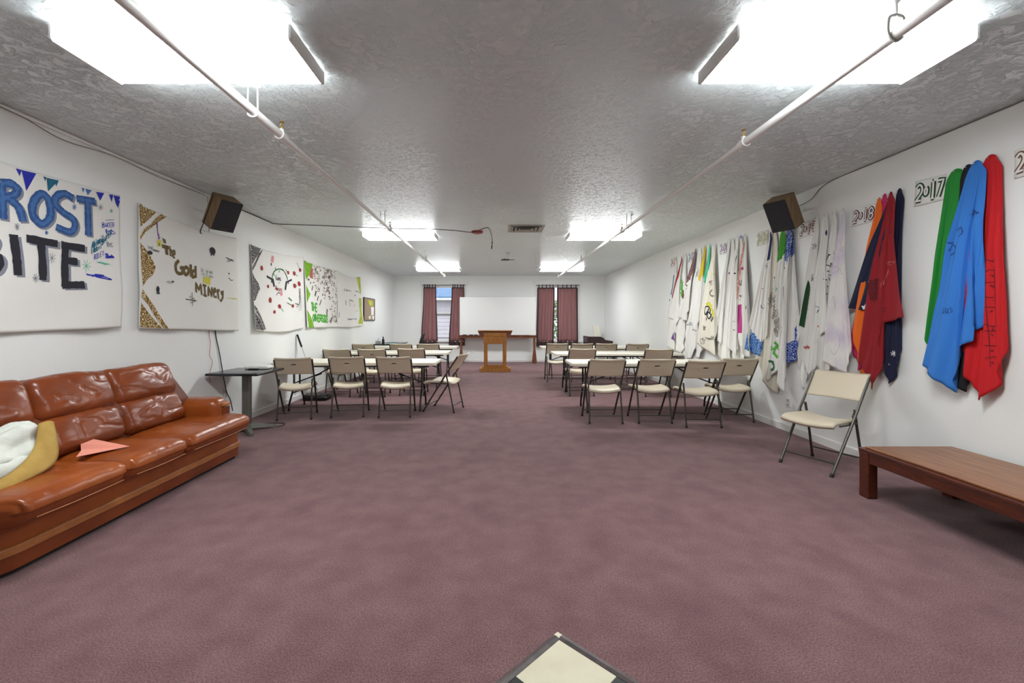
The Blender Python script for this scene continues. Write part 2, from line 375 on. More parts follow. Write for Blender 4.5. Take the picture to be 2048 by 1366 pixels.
class Face:
    """a surface on a wall that marks are drawn on: BVH in world space, ray direction +-X"""
    def __init__(s, verts, faces, side): s.bvh = BVHTree.FromPolygons([Vector(v) for v in verts], faces); s.side = side; s.k = 0
    def hit(s, y, z, lift):
        o = Vector((0, y, z)); r = s.bvh.ray_cast(o, Vector((s.side, 0, 0)))
        return None if r[0] is None else r[0].x-s.side*lift
    def put(s, mb, V2, Fc, lift):
        xs = [s.hit(y, z, lift) for y, z in V2]
        keep = [q for q in Fc if all(xs[i] is not None for i in q)]
        if not keep: return
        mb.add([(x if x is not None else 0, y, z) for x, (y, z) in zip(xs, V2)], keep)
    def line(s, mb, pts, w, closed=False, step=.022, jitter=0.):
        s.k += 1; lift = .0034+.00030*(s.k % 9)
        P = [Vector((p[0], p[1])) for p in pts]
        if closed: P.append(P[0])
        Q = [P[0]]
        for a, b in zip(P, P[1:]):
            n = max(1, int((b-a).length/step)); Q += [a.lerp(b, (i+1)/n) for i in range(n)]
        V2 = []; n = len(Q)
        for i, q in enumerate(Q):
            t = (Q[min(i+1, n-1)]-Q[max(i-1, 0)])
            if closed and i in (0, n-1): t = Q[1]-Q[n-2]
            if t.length < 1e-9: t = Vector((1, 0))
            t.normalize(); nn = Vector((-t.y, t.x)); ww = w/2*(1+jitter*random.uniform(-1, 1))
            V2 += [tuple(q+nn*ww), tuple(q-nn*ww)]
        s.put(mb, V2, [(2*i, 2*i+1, 2*i+3, 2*i+2) for i in range(n-1)], lift)
    def poly(s, mb, pts, lift=.0045, step=.028):
        bm = bmesh.new(); f = bm.faces.new([bm.verts.new((0, p[0], p[1])) for p in pts])
        bmesh.ops.triangulate(bm, faces=[f])
        for _ in range(7):
            e = [q for q in bm.edges if q.calc_length() > step]
            if not e: break
            bmesh.ops.subdivide_edges(bm, edges=e, cuts=1); bmesh.ops.triangulate(bm, faces=bm.faces[:])
        bm.verts.index_update()
        s.put(mb, [(v.co.y, v.co.z) for v in bm.verts], [[v.index for v in q.verts] for q in bm.faces], lift); bm.free()
    def blob(s, mb, c, ry, rz, n=14, lift=.0046, rough=.08):
        s.poly(mb, [(c[0]+ry*math.cos(2*PI*i/n)*(1+random.uniform(-rough, rough)), c[1]+rz*math.sin(2*PI*i/n)*(1+random.uniform(-rough, rough))) for i in range(n)], lift)
    def scribble(s, mb, c, ry, rz, n, w):
        p = [(c[0]+random.uniform(-ry, ry), c[1]+random.uniform(-rz, rz)) for _ in range(n)]
        s.line(mb, [(q.x, q.y) for q in smooth_line(p, 4)], w)
    def text(s, mb, txt, org, ux, uy, w, adv=1.35):
        for st in text_strokes(txt, org, ux, uy, adv): s.line(mb, st, w)
def marks(parent, name, m, mb):
    if mb.f:
        o = mb.build(name, m, parent=parent, fixn=False)
        if name.split('_')[-1] in ('scribbles', 'signatures', 'snowflakes', 'drawings', 'drawing', 'marks', 'writing', 'lines', 'print', 'smudges', 'highlights', 'animal', 'shadow', 'highlight'): o['kind'] = 'stuff'
        return o

# ================================================================ the room
T = .18
mb = MB(); mb.grid(2, 2, lambda a, b: (XL-T+(XR-XL+2*T)*a, YF-T+(YB-YF+2*T)*b, 0)); mb.box(XL-T, XR+T, YF-T, YB+T, -.12, -.001)
struct('floor', mb, 'carpet', fixn=False)
struct('ceiling', MB().box(XL-T, XR+T, YF-T, YB+T, H, H+.15), 'ceiling')
struct('wall_left', MB().box(XL-T, XL, YF-T, YB+T, 0, H), 'wall')
struct('wall_right', MB().box(XR, XR+T, YF-T, YB+T, 0, H), 'wall')
struct('wall_rear', MB().box(XL, XR, YF-T, YF, 0, H), 'wall')
WIN = [(-2.43, -1.08), (1.325, 2.68)]; WZ0, WZ1 = .69, 2.53
mb = MB(); xs = [XL, WIN[0][0], WIN[0][1], WIN[1][0], WIN[1][1], XR]
for i in range(5):
    if i % 2: mb.box(xs[i], xs[i+1], YB, YB+T, 0, WZ0); mb.box(xs[i], xs[i+1], YB, YB+T, WZ1, H)
    else: mb.box(xs[i], xs[i+1], YB, YB+T, 0, H)
struct('wall_back', mb, 'wall')
def basepoly(x, s): return [(x, 0), (x+s*.012, 0), (x+s*.012, .075), (x+s*.006, .088), (x, .088)]
struct('baseboard_left', MB().prism(basepoly(XL, 1), 'y', YF, YB-.012), 'trim')
struct('baseboard_right', MB().prism(basepoly(XR, -1), 'y', YF, YB-.012), 'trim')
struct('baseboard_back', MB().prism([(YB, 0), (YB-.012, 0), (YB-.012, .075), (YB-.006, .088), (YB, .088)], 'x', XL, XR), 'trim')

for n, (a, b) in enumerate(WIN):
    w = struct('window_%d' % (n+1), MB().box(a, a+.035, YB+.03, YB+.15, WZ0, WZ1).box(b-.035, b, YB+.03, YB+.15, WZ0, WZ1).box(a+.035, b-.035, YB+.03, YB+.15, WZ1-.035, WZ1).box(a+.035, b-.035, YB+.03, YB+.15, WZ0, WZ0+.035), 'window_paint')
    zm = (WZ0+WZ1)/2
    for nm, z0, z1, y in (('lower_sash', WZ0+.035, zm+.02, YB+.06), ('upper_sash', zm-.02, WZ1-.035, YB+.10)):
        s = MB().box(a+.035, a+.08, y, y+.03, z0, z1).box(b-.08, b-.035, y, y+.03, z0, z1).box(a+.08, b-.08, y, y+.03, z1-.04, z1).box(a+.08, b-.08, y, y+.03, z0, z0+.045).build(nm, 'window_paint', parent=w)
        MB().box(a+.08, b-.08, y+.012, y+.018, z0+.045, z1-.04).build('pane', 'glass', parent=s)
    MB().box(a-.14, b+.14, YB-.022, YB, WZ1+.03, WZ1+.15).build('head_casing', 'trim', parent=w)
    MB().box(a-.08, a, YB-.016, YB, WZ0, WZ1+.03).build('side_casing', 'trim', parent=w)
    MB().box(b, b+.08, YB-.016, YB, WZ0, WZ1+.03).build('side_casing', 'trim', parent=w)
    MB().bbox(a-.12, b+.12, YB-.07, YB+.03, WZ0-.03, WZ0, .006).build('window_sill', 'trim', parent=w)

# vinyl tile entry: a square of tiles turned 45 degrees, its corner pointing into the room
tx, ty = .262, 1.905; dl = Vector((-.7071, -.7071, 0)); dr = Vector((.7071, -.7071, 0)); c0 = Vector((tx, ty, 0)); ts = .305
entry = struct('floor_entry', MB().add([tuple(c0+dl*a*ts*7+dr*b*ts*7+Vector((0, 0, .0015))) for a, b in ((0, 0), (1, 0), (1, 1), (0, 1))], [(0, 1, 2, 3)]), 'edging')
tmesh = {}
for i in range(7):
    for j in range(7):
        k = 'tile_black' if (i+j) % 2 else 'tile_cream'
        if k not in tmesh:
            m_ = MB().box(0, ts-.0015, 0, ts-.0015, 0, .003).build('tile', k, parent=entry); tmesh[k] = m_
            o = m_
        else:
            o = tmesh[k].copy(); COL.objects.link(o); o.name = 'tile'
        p = c0+dl*(i*ts)+dr*((j)*ts)
        o.rotation_euler = (0, 0, -3*PI/4); o.location = (p.x, p.y, .0015)
        # local x -> dl, local y -> dr
for nm, d, s in (('edging_strip', dl, -1), ('edging_strip', dr, 1)):
    side = Vector((d.y, -d.x, 0))*s
    a = c0+d*.03; b = c0+d*ts*7; sec = [(-.004, .001), (.006, .0095), (.02, .011), (.034, .006), (.036, .001)]
    inn = -side if (-side).y < 0 else side
    inn = Vector((-d.x, d.y, 0))
    V = [a+inn*q+Vector((0, 0, z)) for q, z in sec]+[b+inn*q+Vector((0, 0, z)) for q, z in sec]; n = len(sec)
    MB().add(V, [(i, i+1, i+1+n, i+n) for i in range(n-1)]+[tuple(range(n)), tuple(range(n, 2*n))]).build(nm, 'edging', parent=entry)

# ================================================================ ceiling lights
def ceiling_light(x0, x1, yc, label):
    w = .21; t = thing('ceiling_light', label, 'ceiling light', ((x0+x1)/2, yc, H), group='fluorescent wrap ceiling lights')
    MB().box(x0+.02, x1-.02, yc-.12, yc+.12, H-.045, H-.002).build('housing', 'pipe', parent=t)
    prof = [(yc-w, H-.022), (yc-w, H-.076), (yc-w+.008, H-.085), (yc+w-.008, H-.085), (yc+w, H-.076), (yc+w, H-.022), (yc+.12, H-.02), (yc-.12, H-.02)]
    d = MB().prism(prof, 'x', x0+.012, x1-.012); d.m = [1, 1, 0, 1, 1, 1, 1, 1, 1, 1]
    d.build('diffuser', ['lamp', 'lamp_side'], parent=t)
    for xa, xb in ((x0, x0+.012), (x1-.012, x1)):
        MB().prism([(yc-w-.004, H-.012), (yc-w-.004, H-.082), (yc-w+.006, H-.09), (yc+w-.006, H-.09), (yc+w+.004, H-.082), (yc+w+.004, H-.012)], 'x', xa, xb).build('end_cap', 'pipe', parent=t)
for yc, wd in ((2.41, 'nearest the camera'), (7.5, 'in the middle row'), (12.35, 'in the farthest row by the windows')):
    ceiling_light(-2.24, -1.03, yc, 'lit fluorescent ceiling light %s, on the left' % wd)
    ceiling_light(1.20, 2.41, yc, 'lit fluorescent ceiling light %s, on the right' % wd)

# ================================================================ sprinkler pipes
PZ = 2.69
def sprinkler_pipe(x, heads, end, hang, label):
    t = thing('sprinkler_pipe', label, 'pipe', (x, 0, PZ), group='white sprinkler pipes under the ceiling')
    MB().tube([(x, YF, PZ), (x, heads[0], PZ)], .029, 14).build('pipe_section', 'pipe', parent=t, smooth=True)
    MB().tube([(x, heads[0], PZ), (x, end, PZ)], .022, 12).build('pipe_section', 'pipe', parent=t, smooth=True)
    for y in heads+[end-.02]:
        MB().tube([(x, y-.045, PZ), (x, y-.04, PZ), (x, y+.04, PZ), (x, y+.045, PZ)], [.03, .036, .034, .026], 14).tube([(x, y, PZ), (x, y, PZ+.05)], .017, 10).build('tee_fitting', 'pipe', parent=t, smooth=True)
        h = MB().tube([(x, y, PZ+.05), (x, y, PZ+.066)], .010, 8).tube([(x-.010, y, PZ+.066), (x-.013, y, PZ+.082), (x, y, PZ+.098)], .003, 6).tube([(x+.010, y, PZ+.066), (x+.013, y, PZ+.082), (x, y, PZ+.098)], .003, 6)
        h.lathe((x, y, PZ+.098), [(.006, 0), (.017, .002), (.017, .005), (.004, .007)], 12); h.build('sprinkler_head', 'brass', parent=t, smooth=True)
    for y in hang:
        MB().tube(smooth_line([(x-.03, y, H), (x-.032, y, PZ), (x-.022, y, PZ-.028), (x, y, PZ-.035), (x+.022, y, PZ-.028), (x+.032, y, PZ), (x+.03, y, H)], 4), .0045, 6).box(x+.028, x+.055, y-.006, y+.006, H-.006, H).build('pipe_hanger', 'pipe', parent=t, smooth=True)
    return t
sprinkler_pipe(-1.56, [3.19, 6.42, 9.70], 13.05, [2.81, 6.0, 9.3], 'white sprinkler pipe running along the left half of the ceiling')
t = sprinkler_pipe(1.86, [3.32, 6.55, 9.70], 13.3, [6.2, 9.35], 'white sprinkler pipe running along the right half of the ceiling')
x, y = 1.86, 2.05
MB().tube([(x, y, H), (x, y, H-.075)], .006, 8).lathe((x, y, H-.02), [(.004, 0), (.016, .012), (.018, .02)], 10).build('hanger_rod', 'pipe', parent=t)
MB().tube(smooth_line([(x-.012, y, H-.07), (x-.034, y, H-.085), (x-.036, y, PZ), (x, y, PZ-.036), (x+.036, y, PZ), (x+.034, y, H-.085), (x+.012, y, H-.07)], 4, closed=True), .007, 6, closed=True).build('ring_hanger', 'vent', parent=t, smooth=True)

# ================================================================ ceiling vent, alarm, mount
t = thing('ceiling_vent', 'grey louvred air vent in the ceiling between the light rows', 'vent', (.47, 7.1, H))
x0, x1, y0, y1 = .18, .75, 6.84, 7.36
def ring(x0, x1, y0, y1, z0, wd, z1, th=.003):
    o = [(x0, y0), (x1, y0), (x1, y1), (x0, y1)]; i = [(x0+wd, y0+wd), (x1-wd, y0+wd), (x1-wd, y1-wd), (x0+wd, y1-wd)]
    V = [(p[0], p[1], z0) for p in o]+[(p[0], p[1], z1) for p in i]+[(p[0], p[1], z0+th) for p in o]+[(p[0], p[1], z1+th) for p in i]
    Fc = []
    for k in range(4):
        j = (k+1) % 4; Fc += [(k, j, 4+j, 4+k), (8+k, 12+k, 12+j, 8+j), (k, 8+k, 8+j, j), (4+k, 4+j, 12+j, 12+k)]
    return V, Fc
MB().add(*ring(x0, x1, y0, y1, H-.012, .045, H-.010, .008)).build('vent_frame', 'vent', parent=t)
MB().box(x0+.045, x1-.045, y0+.045, y1-.045, H-.004, H-.002).build('dark_recess', 'rubber', parent=t)  # black sheet paints the shade of the recess behind the louvers
for k in range(3):
    d = .05+k*.058
    MB().add(*ring(x0+d, x1-d, y0+d, y1-d, H-.022-.002*k, .030, H-.008)).build('louver', 'vent', parent=t)
t = thing('fire_alarm', 'red round fire alarm with white strobe on the ceiling', 'alarm', (-.33, 7.33, H))
MB().lathe((-.33, 7.33, H-.034), [(.06, 0), (.088, .006), (.095, .02), (.095, .034)], 24).build('alarm_body', 'red_plastic', parent=t, smooth=True)
MB().bbox(-.36, -.30, 7.36, 7.41, H-.052, H-.03, .006).build('strobe_lens', 'paper', parent=t)
t = thing('projector_mount', 'small black projector mount hanging from the ceiling', 'mount', (.24, 9.7, H))
MB().box(.19, .29, 9.63, 9.69, H-.006, H).build('mounting_plate', 'vent', parent=t)
MB().tube([(.24, 9.66, H), (.22, 9.68, 2.705)], .004, 6).build('hanger_wire', 'vent', parent=t)
MB().bbox(.12, .27, 9.62, 9.74, 2.685, 2.705, .006).tube([(.12, 9.66, 2.70), (.09, 9.64, 2.675)], .009, 6).build('mount_body', 'black', parent=t)
MB().tube([(.27, 9.68, 2.695), (.385, 9.68, 2.697)], .006, 6).tube([(.17, 9.68, 2.70), (.17, 9.68, 2.735)], .006, 6).build('mount_arm', 'black', parent=t)

# ================================================================ loudspeakers and wires
def loudspeaker(side, label):
    xw = XL if side < 0 else XR
    c = Vector((xw-side*.25, 5.08, 2.60)); t = thing('loudspeaker', label, 'speaker', tuple(c), group='wall loudspeakers')
    # local frame: n = grille normal, towards the room, the back rows and down
    n = Vector((-side*.80, -.40, -.55)).normalized(); r = n.cross(Vector((0, 0, 1))).normalized(); u = r.cross(n).normalized()
    mt = Matrix((r, n, u)).transposed().to_4x4(); mt.translation = c
    w, d, h = .125, .105, .185
    MB().bbox(-w, w, -d, d-.012, -h, h, .006).xform(mt).build('cabinet', 'speakerwood', parent=t)
    MB().bbox(-w+.002, w-.002, d-.012, d+.012, -h+.002, h-.002, .008).xform(mt).build('grille', 'speaker', parent=t)
    MB().box(-w-.001, w+.001, -d, d-.014, -h-.004, -h+.001).xform(mt).build('bottom_panel', 'speaker', parent=t)
    MB().box(-.05, .05, d+.0125, d+.014, -h+.02, -h+.034).xform(mt).build('badge', 'frame', parent=t)
    p = mt @ Vector((0, -d, -.03)); q = Vector((xw, p.y+.14, p.z-.02))
    b = MB().tube(smooth_line([p, (p+q)/2+Vector((0, .05, .01)), q], 6), .013, 8).lathe((xw-side*.022 if side > 0 else xw, q.y, q.z), [(.045, 0), (.05, .008), (.04, .02)], 16, axis='x')
    k = mt @ Vector((0, -d*.2, -h-.006)); b.tube(smooth_line([p, mt @ Vector((0, -d-.02, -h*.6)), mt @ Vector((0, -d-.01, -h-.01)), k], 5), .009, 8)
    b.build('wall_bracket', 'bracket', parent=t, smooth=True)
    return mt
mtL = loudspeaker(-1, 'dark grille loudspeaker tilted down from the left wall above the banners')
mtR = loudspeaker(1, 'dark grille loudspeaker tilted down from the right wall above the hanging cloths')
def cable(name, pts, r, m, label, cat='cable', n=6, group=None):
    return tag(MB().tube(smooth_line(pts, n), r, 6).build(name, m, smooth=True), label, cat, group)
e = .012
pL = mtL @ Vector((0, -.10, .1))
c = thing('audio_cable', 'black audio cable running from the left speaker across the ceiling to a dangling plug', 'cable', (0, 0, 0))
pts = [tuple(pL), (XL+.05, 5.45, H-.03), (XL+e, 6.0, H-e), (XL+e, 6.6, H-e), (XL+.05, 6.72, H-e), (-2.9, 6.80, H-e), (-2.2, 6.93, H-.015), (-1.56, 7.02, H-.02), (-1.2, 7.07, H-e), (-.7, 7.2, H-e), (-.4, 7.18, H-.045), (-.2, 7.02, H-e), (-.13, 7.05, H-e), (-.10, 7.5, H-e), (-.09, 7.86, H-e), (-.088, 7.9, H-.05), (-.087, 7.9, H-.09)]
MB().tube(smooth_line(pts, 6), .006, 6).build('cord', 'black', parent=c, smooth=True)
MB().tube([(-.087, 7.9, H-.07), (-.088, 7.9, H-.12)], .009, 8).tube([(-.089, 7.9, H-.135), (-.095, 7.9, H-.20)], .010, 8).tube([(-.088, 7.9, H-.11), (-.09, 7.9, H-.15)], .004, 6).build('plug', 'rubber', parent=c)
cable('bell_wire', [(XL+.004, 5.19, H-.02), (XL+.006, 5.20, 2.6), (XL+.004, 5.215, 2.45), (XL+.005, 5.21, 1.3), (XL+.012, 5.23, 1.1), (XL+.02, 5.20, .95), (XL+.02, 5.25, .86), (XL+.015, 5.20, .7), (XL+.02, 5.23, .62)], .0028, 'ink_rust', 'thin pinkish bell wire running down the left wall behind the banner', 'wire')
pb = mtL @ Vector((-.124, -.11, -.15))
cable('speaker_cord', [tuple(mtL @ Vector((.127, -.06, .17))), tuple(mtL @ Vector((.128, -.06, -.2))), tuple(mtL @ Vector((.128, -.06, -.23))), (XL+.02, 5.04, 2.36), (XL+.007, 5.15, 2.28), (XL+.006, 5.31, 1.5), (XL+.008, 5.33, 1.2), (XL+.012, 5.40, .95), (XL+.015, 5.52, .5), (XL+.02, 5.60, .35), (XL+.03, 5.64, .2)], .0055, 'black', 'black speaker cord hanging down the left wall behind the small black table', 'cord')
cable('white_conduit', [(XL+.014, 2.6, H-.016), (XL+.014, 4.0, H-.016), (XL+.014, 5.3, H-.016)], .014, 'pipe', 'white painted conduit in the corner of the left wall and ceiling', 'conduit')
cable('loose_wire', [(XL+.03, 2.6, H-.03), (XL+.03, 3.1, H-.035), (XL+.02, 3.45, H-.075), (XL+.03, 3.9, H-.035), (XL+.025, 4.4, H-.05), (XL+.03, 5.1, H-.03)], .003, 'ink_taupe', 'thin grey wire sagging below the left ceiling corner', 'wire')
pR = mtR @ Vector((-.1, -.10, .0))
cable('corner_wire', [tuple(pR), (XR-.02, 4.95, 2.72), (XR-.008, 4.72, H-.01), (XR-.008, 4.0, H-.008), (XR-.008, 2.6, H-.008)], .0042, 'ink_taupe', 'dark thin wire in the corner of the right wall and ceiling leading to the speaker', 'wire')

# outlets
def outlet(side, y, z, label):
    xw = XL if side < 0 else XR; s = -side; t = thing('wall_outlet', label, 'outlet', (xw, y, z))
    MB().bbox(min(xw, xw+s*.008), max(xw, xw+s*.008), y-.036, y+.036, z-.058, z+.058, .003).build('cover_plate', 'trim', parent=t)
    for dz in (-.026, .026): MB().bbox(min(xw+s*.007, xw+s*.011), max(xw+s*.007, xw+s*.011), y-.017, y+.017, z+dz-.015, z+dz+.015, .0018).build('socket', 'vent', parent=t)
yy, zz = WR(1577, 805); outlet(1, yy, zz, 'white outlet low on the right wall below the hanging cloths')
yy, zz = WL(450, 788); outlet(-1, yy, zz, 'white outlet low on the left wall between sofa and black table')

# ================================================================ folding chairs
def make_chair(slotted):
    t = thing('folding_chair', 'x', 'chair'); ROOT.pop(t.name, None)
    def panel(a, b):      # backrest, curved in plan and tilted
        x = -.228+.456*a; z = .625+.235*b
        y = .24-.56*z/.86
        top = .012*(2*abs(a-.5))**2 if b > .9 else 0
        rim = -.022*max(0, (b-.86)/.14)**2
        return (x, y-.028*(1-(2*a-1)**2)+rim, z-.010*(1-(2*a-1)**2)*(b > .5)*b+top*.0)
    mb = MB(); NU, NV = 30, 14; mb.grid(NU, NV, panel)
    if slotted: mb.f = [f for k, f in enumerate(mb.f) if not (13 <= k % NU <= 16 and k//NU == 8)]; mb.m = [0]*len(mb.f)
    o = mb.build('backrest', 'plastic', parent=t, smooth='all', solid=.014); o.modifiers['thickness'].use_rim = True
    if slotted:
        p = [panel(a, 8.5/NV) for a in (13/NU, 17/NU)]
        MB().box(p[0][0]+.001, p[1][0]-.001, p[0][1]-.0005, p[0][1]+.003, p[0][2]-.0075, p[0][2]+.0075).build('hand_slot', 'slot', parent=o)
    def seat(a, b):       # b: 0 rear .. 1 front
        w = .205+.022*b; x = -w+2*w*a; y = -.19+.42*b
        z = .455-.030*(1-(2*a-1)**2)*(1-.3*b)-.030*max(0, (b-.8)/.2)**2-.022*max(0, (.2-b)/.2)**2
        return (x, y, z)
    MB().grid(20, 16, seat).build('seat', 'plastic', parent=t, smooth='all', solid=.032)
    for s in (-1, 1):
        l = MB().tube([(s*.222, .24, .012), (s*.236, -.05, .457), (s*.236, -.30, .83)], .0125, 8).build('front_leg', 'frame', parent=t, smooth=True)
        MB().tube([(s*.221, .247, .001), (s*.223, .232, .026)], .0155, 8).build('foot_cap', 'rubber', parent=l)
        l = MB().tube([(s*.212, -.118, .55), (s*.210, -.15, .42), (s*.216, -.238, .012)], .0115, 8).build('rear_leg', 'frame', parent=t, smooth=True)
        MB().tube([(s*.2165, -.24, .001), (s*.2155, -.235, .026)], .0145, 8).build('foot_cap', 'rubber', parent=l)
        MB().tube(smooth_line([(s*.219, -.14, .43), (s*.219, .0, .425), (s*.22, .12, .425)], 4), .008, 6).build('seat_rail', 'frame', parent=t, smooth=True)
        MB().tube(smooth_line([(s*.224, -.10, .545), (s*.224, -.06, .50), (s*.224, -.075, .46), (s*.224, -.02, .44)], 4), .005, 6).build('folding_link', 'frame', parent=t, smooth=True)
    MB().tube([(-.225, .178, .105), (.225, .178, .105)], .008, 6).build('front_stretcher', 'frame', parent=t)
    MB().tube([(-.214, -.217, .105), (.214, -.217, .105)], .008, 6).build('rear_stretcher', 'frame', parent=t)
    return t
chairs = {True: make_chair(True), False: make_chair(False)}; used = {True: False, False: False}
def chair(x, y, deg, slot, label):
    o = copy_tree(chairs[slot]) if used[slot] else chairs[slot]; used[slot] = True
    o.location = (x, y, 0); o.rotation_euler = (0, 0, math.radians(deg)); o['label'] = label; o['group'] = 'beige folding chairs'
chair(-2.81, 6.20, 14, True, 'beige folding chair at the left front table, beside the small black table')
chair(-2.12, 6.37, 8, True, 'beige folding chair, middle of the three backs at the left front table')
chair(-1.44, 6.36, 3, True, 'beige folding chair at the left front table, last back before the sideways chair')
chair(-.81, 6.71, 76, False, 'beige folding chair turned sideways in the aisle at the end of the left front table')
chair(-2.83, 8.02, 2, False, 'beige folding chair at the left middle table, closest to the left wall')
chair(-2.21, 8.00, 3, True, 'beige folding chair at the left middle table, centre of its three')
chair(-1.54, 8.16, 1, False, 'beige folding chair at the left middle table, nearest the aisle')
chair(-2.90, 9.82, 0, True, 'beige folding chair at the left rear table, closest to the left wall')
chair(-2.09, 9.82, 1, False, 'beige folding chair at the left rear table, centre of its three')
chair(-1.50, 9.86, 0, False, 'beige folding chair at the left rear table, nearest the lectern')
chair(1.43, 6.00, 0, False, 'beige folding chair without a slot at the right front table, nearest the aisle')
chair(2.08, 6.01, 0, True, 'beige folding chair at the right front table, second from the aisle')
chair(2.62, 5.78, -3, True, 'beige folding chair at the right front table, third from the aisle and pulled out nearest')
chair(3.20, 6.08, -2, True, 'beige folding chair at the right front table, against the right wall under the cloths')
chair(1.52, 8.11, 0, False, 'beige folding chair at the right middle table, nearest the aisle')
chair(2.88, 8.03, -6, False, 'beige folding chair at the right middle table, close to the right wall')
chair(1.33, 9.97, 0, True, 'beige folding chair at the right rear table, nearest the aisle')
chair(1.86, 9.92, 0, False, 'beige folding chair without a slot at the right rear table, second from the aisle')
chair(2.39, 9.92, 0, True, 'beige folding chair at the right rear table, in front of the television')
chair(3.08, 9.90, -2, True, 'beige folding chair at the right rear table, closest to the right wall')
chair(3.02, 4.10, 114, False, 'beige folding chair standing alone by the right wall beside the low wooden table')

# ================================================================ folding tables
def make_table():
    t = thing('folding_table', 'x', 'table'); ROOT.pop(t.name, None); L2, D2, z1 = 1.22, .375, .735
    def out(r, n=5):
        p = []
        for cx, cy, a0 in ((L2-r, D2-r, 0), (-L2+r, D2-r, 90), (-L2+r, -D2+r, 180), (L2-r, -D2+r, 270)):
            for k in range(n+1): a = math.radians(a0+90*k/n); p.append((cx+r*math.cos(a), cy+r*math.sin(a)))
        return p
    base = out(.07); n = len(base); V = []; prof = [(.012, z1-.045), (0, z1-.040), (0, z1-.006), (.006, z1)]
    for ins, z in prof: V += [(x*(1-ins/L2), y*(1-ins/D2), z) for x, y in base]
    Fc = [(i*n+k, i*n+(k+1) % n, (i+1)*n+(k+1) % n, (i+1)*n+k) for i in range(3) for k in range(n)]+[tuple(range(n))[::-1], tuple(range(3*n, 4*n))]
    MB().add(V, Fc).build('tabletop', 'table_plastic', parent=t, smooth=True)
    MB().box(-L2+.1, L2-.1, -D2+.05, -D2+.075, z1-.07, z1-.045).build('side_rail', 'frame_dark', parent=t)
    MB().box(-L2+.1, L2-.1, D2-.075, D2-.05, z1-.07, z1-.045).build('side_rail', 'frame_dark', parent=t)
    for s in (-1, 1):
        x = s*(L2-.24)
        for q in (-1, 1):
            l = MB().tube([(x, q*.10, z1-.05), (x, q*.10, .36), (x, q*.13, .30), (x, q*.255, .10), (x, q*.265, .012)], .0145, 8).build('leg', 'frame_dark', parent=t, smooth=True)
            MB().tube([(x, q*.265, .001), (x, q*.265, .026)], .018, 8).build('foot_cap', 'rubber', parent=l)
        MB().tube([(x, -.16, .255), (x, .16, .255)], .011, 6).build('leg_crossbar', 'frame_dark', parent=t)
        MB().tube([(x, -.31, z1-.058), (x, .31, z1-.058)], .011, 6).build('pivot_bar', 'frame_dark', parent=t)
        MB().tube([(x, 0, .40), (x, -.1, .40)], .008, 6).tube([(x, 0, .40), (x, .1, .40)], .008, 6).tube([(x, 0, .40), (x-s*.32, 0, .515), (x-s*.62, 0, z1-.05)], .0105, 6).tube([(x-s*.28, 0, .50), (x-s*.38, 0, .537)], .016, 6).build('folding_brace', 'frame_dark', parent=t)
    return t
tb = make_table()
for k, (x, y, rz, lb) in enumerate([(-2.13, 6.84, 0, 'ivory folding table in the left front row with one chair at its aisle end'), (-2.17, 8.92, 0, 'ivory folding table in the left middle row'), (-2.17, 10.66, 0, 'ivory folding table in the left rear row in front of the black-topped desk'),
        (2.31, 6.72, 0, 'ivory folding table in the right front row before the hanging cloths'), (2.31, 8.66, 0, 'ivory folding table in the right middle row'), (2.27, 10.62, 0, 'ivory folding table in the right rear row near the television')]):
    o = tb if k == 0 else copy_tree(tb); o.location = (x, y, 0); o.rotation_euler = (0, 0, rz); o['label'] = lb; o['group'] = 'ivory folding tables'

# ================================================================ black topped tables
def black_table(cx, cy, hx, hy, z, label, r=.05):
    t = thing('pedestal_table', label, 'table', (cx, cy, 0))
    MB().rbox((cx, cy, z-.016), (hx, hy, .016), .014, (3, 3, 3), (1, 1, 1)).build('tabletop', 'black_gloss', parent=t, smooth=True)
    MB().bbox(cx-.2, cx+.2, cy-.2, cy+.2, z-.045, z-.033, .004).build('top_plate', 'grey_metal', parent=t)
    MB().bbox(cx-.045, cx+.045, cy-.045, cy+.045, .07, z-.04, .02, 3).build('column', 'grey_metal', parent=t, smooth=True)
    for a in range(4):
        w = math.radians(38+90*a); d = Vector((math.cos(w), math.sin(w), 0)); q = Vector((-d.y, d.x, 0)); P = Vector((cx, cy, 0)); V = []
        for u, hw, z0, z1 in ((0, .05, .03, .10), (.12, .04, .03, .075), (.26, .032, .012, .048), (.31, .028, .0, .040), (.33, .018, .0, .028)):
            for sx, zz in ((-1, z0), (1, z0), (.7, z1), (-.7, z1)): V.append(P+d*u+q*(hw*sx)+Vector((0, 0, zz)))
        MB().add(V, [(i*4+k, i*4+(k+1) % 4, i*4+4+(k+1) % 4, i*4+4+k) for i in range(4) for k in range(4)]+[(3, 2, 1, 0), (16, 17, 18, 19)]).build('foot', 'grey_metal', parent=t, smooth=True)
    return t
black_table(-3.075, 5.41, .305, .33, .742, 'small black square table on a grey pedestal between sofa and chairs')
t = thing('crumpled_paper', 'crumpled white paper with a dark pen case on the small black table', 'paper', (-3.05, 5.62, .742))
def crump(p, u):
    k = noise.noise(Vector((p[0]*22, p[1]*22, p[2]*30+3)))*.012; return [p[0]*(1+k*4), p[1]*(1+k*4), p[2]+k*(1 if u[2] > 0 else .1)]
MB().rbox((-3.03, 5.60, .764), (.15, .085, .021), .02, (3, 3, 3), (8, 6, 2), crump).build('paper_wad', 'paper', parent=t, smooth='all')
MB().bbox(-3.10, -2.97, 5.475, 5.50, .7425, .757, .006).build('pen_case', 'ink_black', parent=t)
